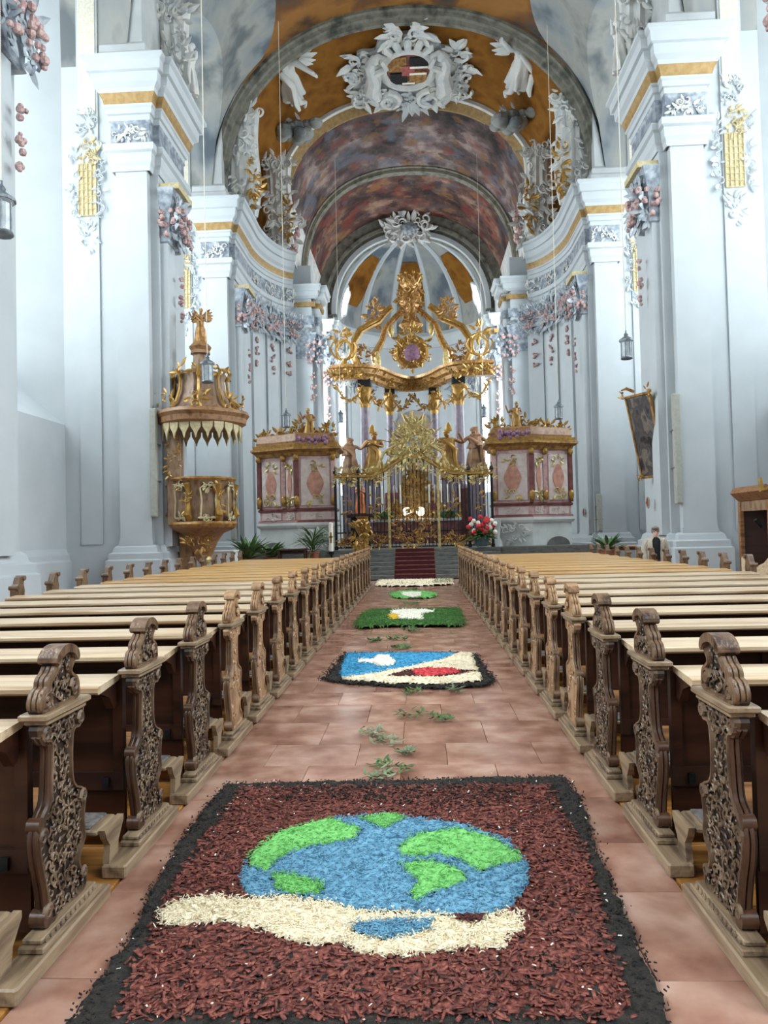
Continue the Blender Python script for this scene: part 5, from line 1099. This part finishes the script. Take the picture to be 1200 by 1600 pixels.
for i, a in enumerate(np.linspace(0, 2*PI, 8, endpoint=False)+.2):
    c, s_ = math.cos(a), math.sin(a)
    b = MB(); b.tube([(r*c, r*s_, z) for r, z in ((1.12, 5.3), (.93, 5.5), (.8, 5.85), (.76, 6.2), (.86, 6.45), (.75, 6.55))], [.05, .05, .045, .04, .06, .03], 6); rocaille(b, (1.2*c, 1.2*s_, 5.5), (-s_, c, 0), (0, 0, 1), (c, s_, 0), .2, .25, 9, 1050+i, .2); rocaille(b, (.8*c, .8*s_, 6.45), (-s_, c, 0), (0, 0, 1), (c, s_, 0), .15, .15, 6, 1060+i, .2); b.build('gilt_rib', 'gilding', pu, smooth=True)
for i, a in enumerate(np.linspace(0, 2*PI, 22, endpoint=False)):
    c, s_ = math.cos(a), math.sin(a); r = 1.16; M = Matrix(((-s_, c, 0, r*c), (c, s_, 0, r*s_), (0, 0, 1, 0), (0, 0, 0, 1)))
    b = MB(); b.prism([(-.15, 4.88), (.15, 4.88), (.14, 4.7), (.05, 4.55), (.0, 4.38), (-.05, 4.55), (-.14, 4.7)], -.02, .02, 'y', M); b.build('lambrequin', 'trellis_gold', pu)
b = MB(); b.lathe([(.3, 7.05), (.28, 7.15), (.34, 7.25), (.2, 7.4)], 10); b.build('statue_foot', 'walnut_gilt', pu, smooth=True)
figure('pulpit_statue', 'small gilded angel statue on top of the pulpit canopy', 'statue', (-6.28, 21.75, 7.38), 1.05, 'bless', 'statue_wood', 'gilding_dark', seed=6, wings=True, lean=(.03, 0))
# ================================================================ hanging lanterns
def lantern(x, y, z, h, top, label):
    t = thing('hanging_lantern', label, 'lantern', (x, y, z), 0, 'grey lanterns hung on long cables'); k = h/.75
    b = MB(); b.lathe([(.135*k, 0), (.15*k, .03*k), (.13*k, .05*k), (.13*k, .42*k), (.17*k, .45*k), (.17*k, .48*k)], 10); b.build('glass_body', 'lantern_glass', t, smooth=True)
    for a in np.linspace(0, 2*PI, 6, endpoint=False):
        b = MB(); b.tube([(.14*k*math.cos(a), .14*k*math.sin(a), .02*k), (.14*k*math.cos(a), .14*k*math.sin(a), .46*k)], .012*k, 4); b.build('rib', 'lantern_metal', t)
    b = MB(); b.lathe([(.19*k, .46*k), (.19*k, .5*k), (.1*k, .56*k), (.05*k, .6*k), (.06*k, .64*k), (.02*k, .7*k), (.02*k, .75*k)], 10); b.build('cap', 'lantern_metal', t, smooth=True)
    b = MB(); b.lathe([(.15*k, -.02*k), (.16*k, .0), (.15*k, .03*k)], 10); b.build('bottom_ring', 'lantern_metal', t, smooth=True)
    b = MB(); b.tube([(0, 0, .74*k), (0, 0, top-z)], .011, 5); b.build('cable', 'cable', t)
lantern(-5.9, 10.5, 6.1, .8, 19.6, 'big grey lantern cut off at the left picture edge')
lantern(-5.2, 18.7, 5.55, .75, 20.2, 'grey lantern hanging in front of the pulpit canopy')
lantern(5.44, 18.5, 5.75, .7, 20.0, 'grey lantern hanging above the slanted painting')
lantern(-4.65, 27.0, 5.55, .7, 20.9, 'grey lantern above the left pink oratory')
lantern(5.36, 27.0, 5.55, .7, 20.2, 'grey lantern above the right pink oratory')
lantern(-3.76, 38.0, 7.35, .7, 21.2, 'small lantern before the left apse window')
lantern(3.66, 38.0, 7.4, .7, 21.2, 'small lantern before the right apse window')
# ================================================================ painting leaning out from the right pier
t = thing('painting', 'dark oil painting leaning forward from the right pier', 'painting', (7.24, 22.25, 3.05)); ln = -.23
t.rotation_euler = (0, ln, .48)
b = MB(); b.box(-.06, 0, -.46, .46, 0, 2.45); b.build('canvas', 'painting', t)
for nm, (y0, y1, z0, z1) in dict(a=(-.5, -.44, 0, 2.46), b=(.44, .5, 0, 2.46), c=(-.5, .5, -.04, .03), d=(-.5, .5, 2.43, 2.5)).items():
    b = MB(); b.cbox(-.09, .0, y0, y1, z0, z1, .01); b.build('frame_bar', 'gilding_dark', t)
for y in (-.47, .47):
    for z in (0, 2.52): b = MB(); rocaille(b, (-.12, y, z), (0, 1, 0), (0, 0, 1), (-1, 0, 0), .1, .1, 8, int(1100+z*3+y*9), .12); b.build('corner_ornament', 'gilding', t)
b = MB(); b.tube([(-.05, .1, 2.58), (-.22, .2, 2.72), (-.34, .3, 2.7)], [.05, .05, .02], 5); b.build('top_ornament', 'gilding_dark', t)
# ================================================================ line loudspeakers on the piers
for x, y, z, h, w_, lab in ((7.44, 20.95, 2.15, 3.1, .2, 'tall grey column loudspeaker on the near right pier'), (-7.44, 20.95, 2.15, 3.15, .2, 'tall grey column loudspeaker on the left pier beside the pulpit'), (7.42, 29.92, 1.4, 1.5, .2, 'short grey column loudspeaker on the far right pier'), (-7.42, 29.92, 1.4, 1.5, .2, 'short grey column loudspeaker on the far left pier')):
    t = thing('column_loudspeaker', lab, 'loudspeaker', (x, y, z)); b = MB(); b.cbox(-w_/2, w_/2, -.12, .06, 0, h, .02); b.build('cabinet', 'speaker_grey', t)
    b = MB(); b.cbox(-w_/2+.02, w_/2-.02, -.135, -.11, .04, h-.04, .008); b.build('grille', 'speaker_grey', t)
    for k in (.33, .67): b = MB(); b.box(-w_/2-.02, w_/2+.02, -.05, .2, h*k-.02, h*k+.02); b.build('bracket', 'lantern_metal', t)
# ================================================================ consecration crosses
for x, y, z, r, lab in ((-7.12, 12.5, 2.3, .2, 'red consecration cross in a ring on the near left pier'), (6.9, 21.95, 2.25, .16, 'faint consecration cross on the near right pier under the painting'), (7.0, 30.85, 2.2, .16, 'faint consecration cross on the far right pier')):
    s = 1 if x > 0 else -1; t = thing('consecration_cross', lab, 'cross', (x, y, z)); 
    b = MB(); b.tube([(0, r*.8*math.cos(a), r*math.sin(a)) for a in np.linspace(0, 2*PI, 21)], .022, 5); b.build('ring', 'speaker_grey', t)
    b = MB(); b.box(-.03, .03, -.03, .03, -r*.7, r*.7); b.box(-.03, .03, -r*.55, r*.55, -.03, .03); b.build('cross_bars', 'cross_red', t)
# ================================================================ person in the right side aisle
pe = thing('person', 'person in a beige jacket over a black top standing beside the right pews', 'person', (5.83, 18.0, 0.0), 0); pe.rotation_euler = (0, 0, -.15)
H = 1.52
PB = body_mesh('body', ARMS['down'], ((.06, -.015, .28), (.065, .0, .05)), (0, -.02), .008); PB.transform(Matrix.Scale(H, 4)); obj('body', PB, 'skin', pe)
def clothe(name, m, rings, parent=pe, n=20):
    b = MB(); R = []
    for z, rx, ry, cx, cy, a0, a1 in rings:
        R.append([((cx+rx*math.cos(a))*H, (cy+ry*math.sin(a))*H, z*H) for a in np.linspace(a0, a1, n)])
    full = abs(rings[0][6]-rings[0][5]) > 6.2
    if full: R = [r[:-1] for r in R]; b.loft(R)
    else: b.loft(R, closed=False); b.loft([[(x*1.04, y*1.04, z) for x, y, z in r] for r in R], closed=False)
    return b.build(name, m, parent, smooth=True, ang=70)
F0, F1 = 0, 2*PI
clothe('black_top', 'fabric_black', [(.5, .115, .088, 0, 0, F0, F1), (.6, .105, .082, 0, -.008, F0, F1), (.7, .122, .09, 0, -.015, F0, F1), (.79, .12, .075, 0, -.02, F0, F1), (.835, .05, .048, 0, -.02, F0, F1), (.85, .045, .045, 0, -.02, F0, F1)])
g0, g1 = -PI/2+.42, 1.5*PI-.42
clothe('beige_jacket', 'fabric_beige', [(.40, .15, .115, 0, 0, g0, g1), (.5, .135, .108, 0, 0, g0, g1), (.6, .13, .1, 0, -.008, g0, g1), (.7, .14, .105, 0, -.014, g0, g1), (.79, .15, .092, 0, -.018, g0, g1), (.822, .125, .08, 0, -.018, g0, g1), (.85, .062, .06, 0, -.018, g0, g1)])
for sg in (-1, 1):
    b = MB(); b.tube([tuple(H*Vector(p)) for p in ((sg*.105, -.018, .805), (sg*.15, -.012, .72), (sg*.168, 0, .63), (sg*.162, -.03, .55), (sg*.153, -.045, .495))], [H*r for r in (.064, .056, .048, .042, .037)], 10); b.build('jacket_sleeve', 'fabric_beige', pe, smooth=True)
    b = MB(); b.tube([tuple(H*Vector(p)) for p in ((sg*.055, 0, .52), (sg*.06, -.015, .3), (sg*.065, 0, .045))], [H*.075, H*.058, H*.045], 10); b.build('trouser_leg', 'fabric_trouser', pe, smooth=True)
    b = MB(); b.ball((sg*.068*H, -.03*H, .022*H), .05*H, 10, 6, (.8, 1.7, .46)); b.build('shoe', 'shoe', pe, smooth=True)
b = MB(); b.ball((.008*H, .016*H, .992*H), .055*H, 12, 8, (1.1, 1.02, .6)); b.ball((.01*H, .036*H, .95*H), .06*H, 10, 6, (1.12, .6, 1.0)); b.build('hair', 'hair_grey', pe, smooth=True)
for sg in (-1, 1):
    b = MB(); b.ball((sg*.02*H, -.078*H, .93*H), .008*H, 6, 4); b.build('eye', 'fabric_black', pe, smooth=True)
b = MB(); b.ball((.004*H, -.074*H, .893*H), .013*H, 8, 4, (1.3, .5, .35)); b.build('mouth', 'cross_red', pe, smooth=True)
# ================================================================ confessional on the right
cf = thing('confessional', 'dark carved wooden confessional with scrolled roof at the right edge', 'confessional', (5.88, 12.35, 0))
for x, y in ((0, 0), (0, 1.1), (1.0, 0), (1.0, 1.1)):
    b = MB(); b.cbox(x, x+.08, y-.04, y+.04, 0, 1.95, .008); b.build('post', 'oak_mid', cf)
b = MB(); b.box(.06, 1.04, 1.09, 1.12, .02, 1.9); b.build('back_panel', 'oak_dark', cf)
b = MB(); b.box(1.0, 1.03, 0, 1.12, .02, 1.9); b.build('side_panel', 'oak_dark', cf)
b = MB(); b.prism([(.06, .04), (1.04, .04), (1.04, .95), (.8, .82), (.5, .78), (.25, .84), (.06, 1.0)], -.02, .02, 'y'); b.build('low_door', 'oak_ledge', cf)
b = MB(); b.prism([(0, .04), (1.1, .04), (1.1, 1.0), (.8, .86), (.5, .82), (.2, .9), (0, 1.02)], -.0, .03, 'x'); b.build('low_door', 'oak_ledge', cf)
roof = [(-.12, 2.1), (-.06, 2.2), (.05, 2.14), (.4, 2.02), (.7, 2.06), (1.0, 2.2), (1.05, 2.1), (.7, 1.94), (.4, 1.9), (.02, 1.96)]
b = MB(); b.prism(roof, -.1, 1.15, 'y'); b.build('scrolled_roof', 'oak_mid', cf)
b = MB(); b.box(.02, 1.06, -.05, 1.14, 1.78, 1.95); b.build('frieze', 'walnut', cf)
b = MB(); b.tube([(x, -.12, z) for x, z in ((-.16, 2.3), (-.14, 2.1), (-.02, 2.13), (.1, 2.1), (.4, 1.98))], [.03, .05, .04, .035, .02], 6); rocaille(b, (.25, -.1, 1.8), (1, 0, 0), (0, 0, 1), (0, -1, 0), .16, .12, 12, 1200, .16); b.build('gilt_scroll', 'gilding', cf, smooth=True)
b = MB(); b.tube([(-.02, .2, 1.5), (-.14, .15, 1.62)], [.03, .035], 6); b.build('knob', 'iron', cf)
b = MB(); b.cbox(.1, 1.0, .5, 1.08, .42, .47, .01); b.build('seat', 'oak_mid', cf)
# ================================================================ plants, tables and small things by the walls
def leafy(name, lab, loc, n, L_, w_, up, pot, m='leaf', potmat='terracotta', seed=0, ph=.35, pr0=.18, droop=.35):
    t = thing(name, lab, 'plant', loc); rs_ = random.Random(seed)
    b = MB(); b.lathe([(pr0*.75, 0), (pr0*.8, .02), (pr0, ph-.05), (pr0*1.1, ph-.04), (pr0*1.1, ph), (pr0*.9, ph-.01)], 12); b.build('pot', potmat, t, smooth=True)
    b = MB()
    for i in range(n):
        a = rs_.uniform(0, 2*PI); b.leaf((.05*math.cos(a), .05*math.sin(a), ph-.02+rs_.random()*up*.5), (math.cos(a), math.sin(a), rs_.uniform(.2, 1.6)), (0, 0, -1), L_*rs_.uniform(.6, 1.1), w_, droop*rs_.random(), 4)
    b.build('foliage', m, t)['kind'] = 'stuff'
    b = MB()
    for i in range(5): a = i*1.3; b.tube([(0, 0, ph-.05), (.06*math.cos(a), .06*math.sin(a), ph+up*.4)], .012, 4)
    b.build('stem', 'leaf', t)
    return t
leafy('potted_plant', 'leafy green plant beneath the pulpit by the left wall', (-5.45, 23.9, 0), 60, .85, .14, .5, True, seed=1, ph=.8, pr0=.25)
leafy('potted_plant', 'pale broad-leaved plant right of the pulpit plant', (-4.9, 24.9, 0), 40, .7, .16, .4, True, 'leaf', seed=2, ph=.8, pr0=.25)
leafy('potted_plant', 'tall spiky palm-like plant before the left oratory', (-3.45, 24.9, 0), 60, 1.0, .06, 1.0, True, 'leaf', seed=3, ph=.95, pr0=.2, droop=.9)
leafy('potted_plant', 'potted plant in terracotta near the right pier', (6.1, 23.6, 0), 46, .55, .12, .4, True, 'leaf', seed=4, ph=.85, pr0=.24)
t = thing('flower_bouquet', 'red and white flower bouquet right of the screen gate', 'flowers', (2.35, 26.0, 1.0)); rs_ = random.Random(9)
b = MB(); b.lathe([(.2, 0), (.24, .05), (.28, .3), (.3, .34)], 10); b.build('vase', 'blue_pot', t, smooth=True)
b = MB()
for i in range(80): a = rs_.uniform(0, 6.3); b.leaf((0, 0, .32), (math.cos(a), math.sin(a), rs_.uniform(.1, 1.2)), (0, 0, -1), .6, .12, .3, 3)
b.build('foliage', 'leaf', t)['kind'] = 'stuff'
for m, n, sd in (('flower_red', 22, 1), ('petal_white', 10, 2)):
    b = MB(); r2 = random.Random(sd)
    for i in range(n): a = r2.uniform(0, 6.3); q = r2.uniform(.15, .5); b.ball((q*math.cos(a), q*math.sin(a)*.6-.1, .55+r2.uniform(-.1, .5)), .085, 6, 4)
    b.build('red_blooms' if n > 12 else 'white_blooms', m, t, smooth=True)['kind'] = 'stuff'
t = thing('gilded_urn', 'gilded candelabrum pedestal before the screen, left of the steps', 'urn', (-1.85, 26.25, .95)); b = MB(); b.lathe([(.28, 0), (.3, .1), (.16, .2), (.12, .5), (.26, .75), (.3, .95), (.18, 1.1), (.24, 1.2)], 12); b.build('urn_body', 'gilding_dark', t, smooth=True); b = MB(); rocaille(b, (0, -.25, .6), (1, 0, 0), (0, 0, 1), (0, -1, 0), .3, .55, 34, 1300, .22); b.build('foliage', 'gilding', t)
t = thing('paschal_candle', 'thick white candle on a dark stand before the left oratory', 'candle', (-2.72, 24.05, 0)); b = MB(); b.lathe([(.16, 0), (.18, .05), (.06, .12), (.035, .3), (.05, .6), (.03, .8), (.1, .95), (.1, .98)], 10); b.build('stand', 'iron', t, smooth=True)
b = MB(); b.lathe([(.07, .98), (.07, 1.9), (.01, 1.93)], 12); b.build('wax', 'wax', t, smooth=True); b = MB(); b.box(-.03, .03, -.075, -.065, 1.25, 1.6); b.box(-.06, .06, -.075, -.065, 1.42, 1.48); b.build('painted_cross', 'gilding', t)
def table(name, lab, loc, w_, d_, h, m, top):
    t = thing(name, lab, 'table', loc); b = MB(); b.cbox(-w_/2, w_/2, -d_/2, d_/2, h-.05, h, .01); b.build('table_top', top, t)
    for x in (-1, 1):
        for y in (-1, 1): b = MB(); b.cbox(x*(w_/2-.06)-.03, x*(w_/2-.06)+.03, y*(d_/2-.06)-.03, y*(d_/2-.06)+.03, 0, h-.05, .006); b.build('leg', m, t)
    b = MB(); b.box(-w_/2+.06, w_/2-.06, -.015, .015, h-.16, h-.05); b.build('apron', m, t)
table('side_table', 'small orange-brown wooden table by the right wall near the person', (7.0, 24.5, 0), .9, .5, .95, 'oak_mid', 'oak_ledge')
table('side_table', 'small dark wooden table before the left oratory', (-3.9, 23.5, 0), .95, .5, 1.1, 'oak_dark', 'oak_dark')
t = thing('white_box', 'white box-shaped plinth on the floor beneath the pulpit', 'box', (-6.15, 22.9, 0)); b = MB(); b.cbox(-.55, .55, -.3, .3, 0, 1.06, .015); b.build('body', 'white_paint', t); b = MB(); b.cbox(-.58, .58, -.33, .33, 1.06, 1.12, .012); b.build('lid', 'white_paint', t)
# ================================================================ stucco on the vaults
ct = thing('stucco_cartouche', 'grey and white stucco cartouche with coat of arms above the choir arch', 'cartouche', (.2, 35.95, 23.0)); ct.rotation_euler = (math.radians(84), 0, 0)
b = MB(); P_ = [(-1.3, .3), (-2.2, .2), (-2.9, .6), (-2.6, 1.4), (-2.9, 2.1), (-2.2, 2.6), (-2.3, 3.4), (-1.5, 3.5), (-1.2, 4.1), (0, 4.4), (1.2, 4.1), (1.5, 3.5), (2.3, 3.4), (2.2, 2.6), (2.9, 2.1), (2.6, 1.4), (2.9, .6), (2.2, .2), (1.3, .3), (.6, -.3), (-.6, -.3)]
b.prism(crom(P_, 4), -.18, 0, 'y'); b.build('shield_ground', 'plaster_grey', ct)
b = MB(); b.lathe([(1.25, 0), (1.35, .16), (1.15, .25), (1.02, .12), (1.0, 0)], 24, M=Matrix.Translation((0, -.2, 2.35)) @ Matrix.Rotation(PI/2, 4, 'X')); b.build('oval_frame', 'stucco', ct, smooth=True)
b = MB(); b.prism([(1.05*math.cos(a), 2.35+1.05*math.sin(a)) for a in np.linspace(0, 2*PI, 24, endpoint=False)], -.28, -.18, 'y'); b.build('arms_field', 'wine_marble', ct)
for i, (x, z, w_, h_, m) in enumerate(((-.5, 2.75, .42, .42, 'gilding_dark'), (.5, 2.8, .42, .35, 'iron'), (-.45, 1.85, .4, .35, 'iron'), (.45, 1.9, .4, .35, 'gilding_dark'), (0, 2.35, .3, .3, 'cross_red'), (.5, 2.55, .42, .06, 'petal_white'), (.45, 2.15, .4, .06, 'petal_white'), (0, 1.55, .3, .05, 'petal_white'))):
    b = MB(); b.box(x-w_, x+w_, -.33-.004*i, -.27, z-h_, z+h_); b.build('heraldic_field', m, ct)
for i, a in enumerate(np.linspace(.35, PI-.35, 9)):
    b = MB(); b.tube([(1.35*math.cos(a), -.35, 2.35+1.35*math.sin(a)), (1.75*math.cos(a), -.45, 2.35+1.8*math.sin(a)), (1.85*math.cos(a), -.4, 2.35+2.0*math.sin(a))], [.16, .19, .08], 6); b.build('crown_point', 'stucco', ct, smooth=True)
b = MB(); rocaille(b, (0, -.3, 4.5), (1, 0, 0), (0, 0, 1), (0, -1, 0), .7, .5, 30, 1400, .6); b.build('crown_top', 'stucco', ct)
for sg in (-1, 1):
    b = MB()
    for i, (x, z, r) in enumerate(((2.2, 3.0, .6), (2.5, 1.9, .65), (2.3, .7, .7), (1.2, .5, .55))): rocaille(b, (sg*x, -.22, z), (1, 0, 0), (0, 0, 1), (0, -1, 0), r*.6, r*.7, 16, 1410+i+10*sg, .6)
    b.tube([(x, -.3, z) for x, _, z in spiral((sg*1.0, .35), .65, .12, PI/2, 1.3*sg, 16, 'xz')], [.17-.005*i for i in range(17)], 6); b.build('rocaille_scroll', 'stucco', ct, smooth=True)
    b = MB(); b.tube([(sg*1.55, -.3, .6), (sg*1.75, -.45, 1.4), (sg*1.6, -.5, 2.2), (sg*1.75, -.45, 2.9), (sg*1.55, -.4, 3.4)], [.25, .42, .35, .26, .12], 8); b.ball((sg*1.5, -.5, 3.35), .24, 8, 6); b.tube([(sg*1.5, -.6, 2.6), (sg*1.0, -.7, 3.0), (sg*1.2, -.7, 3.5)], [.16, .13, .08], 6); b.build('supporter', 'stucco', ct, smooth=True)
b = MB(); rocaille(b, (0, -.3, .2), (1, 0, 0), (0, 0, 1), (0, -1, 0), .8, .45, 34, 1430, .5); b.build('keystone_mask', 'plaster_grey', ct)
for sg, lab in ((-1, 'left'), (1, 'right')):
    t = figure('stucco_angel', 'white stucco angel flying on the orange vault %s of the cartouche' % lab, 'statue', (sg*4.95, 34.3, 21.1), 4.0, 'fly', 'stucco', 'stucco', seed=7, wings=True, rot=(math.radians(66), sg*-.3, sg*.25), legs=((.09, -.06, .33), (.08, .1, .22)), hem=.36)
    b = MB(); rs_ = random.Random(7)
    t2 = thing('painted_cloud', 'grey stucco cloud under the %s flying angel' % lab, 'cloud', (sg*5.1, 34.7, 21.0))
    for i in range(14): b.ball((rs_.uniform(-.9, .9), rs_.uniform(-.5, .5), rs_.uniform(-.35, .15)), rs_.uniform(.28, .5), 8, 5, (1, 1, .7))
    b.build('cloud_body', 'fresco_cloud', t2, smooth=True)
    b = MB(); rocaille(b, (0, -.3, 0), (1, 0, 0), (0, 0, 1), (0, -1, 0), .8, .4, 10, 1440, .3); b.build('cloud_wisps', 'plaster_grey', t2)
# shell brackets and leafy stucco standing on the cornices
k = 0
for s in (-1, 1):
    for (x, y, z, h, w_, lab) in ((7.1, 31.6, CZ, 4.4, .9, 'tall white stucco shell bracket on the second %s cornice'), (6.15, 35.0, CZ, 4.0, .75, 'white stucco shell bracket beside the %s foot of the choir arch'), (7.5, 23.4, CZ, 3.0, .8, 'leafy white stucco spray above the first %s cornice')):
        k += 1; t = thing('stucco_bracket', lab % SIDE[s], 'stucco ornament', (s*x, y, z)); b = MB()
        R = []
        for i in range(9):
            u = i/8; ww = w_*(.62+.3*u+.12*math.sin(6*u)); R.append([(ww*math.cos(a)*(1+.05*math.cos(9*a)), -.1+.3*math.sin(a)*(1+.16*math.cos(11*a))-.35*u*u, h*u*(1+(.035*math.cos(7*a) if i == 8 else 0))) for a in np.linspace(0, 2*PI, 44, endpoint=False)])
        b.loft(R); b.build('shell', 'stucco', t, smooth=True)
        b = MB()
        for i in range(4): rocaille(b, (0, -.45-.4*(i/4)**2, h*(.15+.24*i)), (1, 0, 0), (0, 0, 1), (0, -1, 0), w_*.9, h*.14, 16, 1500+k*7+i, .34)
        rocaille(b, (0, -.7, h*.98), (1, 0, 0), (0, 0, 1), (0, -1, 0), w_*1.0, h*.08, 22, 1600+k, .4); b.build('foliage', 'stucco_relief', t)
        if y > 30: b = MB(); rocaille(b, (-s*w_*.6, -.6, h*.3), (1, 0, 0), (0, 0, 1), (0, -1, 0), .22, h*.26, 26, 1700+k, .28); b.build('gilt_ornament', 'gilding', t)
    figure('cornice_putto', 'pale stucco putto seated on the first %s cornice' % SIDE[s], 'statue', (s*6.75, 22.6, CZ), 1.7, 'bless', 'stucco', 'stucco_relief', seed=11+s, lean=(-.06*s, 0), rz=.4*s)
    figure('cornice_putto', 'small stucco putto on the %s cornice next to the choir arch' % SIDE[s], 'statue', (s*5.75, 34.6, CZ), 1.5, 'fly', 'stucco', 'stucco_relief', seed=13+s, wings=True, lean=(-.05*s, 0))
    t = thing('flower_garland', 'coloured stucco flower garland at the %s foot of the choir arch' % SIDE[s], 'garland', (s*5.9, 36.0, CZ)); rs_ = random.Random(20+s); b = MB()
    for i in range(60): b.ball((rs_.uniform(-.7, .5), rs_.uniform(-.5, 0), rs_.uniform(.0, 1.6)), rs_.uniform(.09, .18), 6, 4)
    b.build('blooms', 'flower_pink', t, smooth=True)['kind'] = 'stuff'
    b = MB(); rocaille(b, (0, -.3, 1.2), (1, 0, 0), (0, 0, 1), (0, -1, 0), .6, 1.0, 30, 1800, .5); b.build('leaves', 'stucco_relief', t)
# cartouche on the apse arch
t = thing('apse_cartouche', 'white stucco cartouche crowning the apse arch', 'cartouche', (0, 48.8, 21.2)); b = MB()
rocaille(b, (0, -.2, .7), (1, 0, 0), (0, 0, 1), (0, -1, 0), 1.5, .95, 80, 1900, .6); b.build('rocaille', 'stucco', t)
b = MB(); b.ball((0, -.2, .6), .6, 10, 6, (1, .4, .8)); b.build('dark_medallion', 'grey_marble', t, smooth=True)
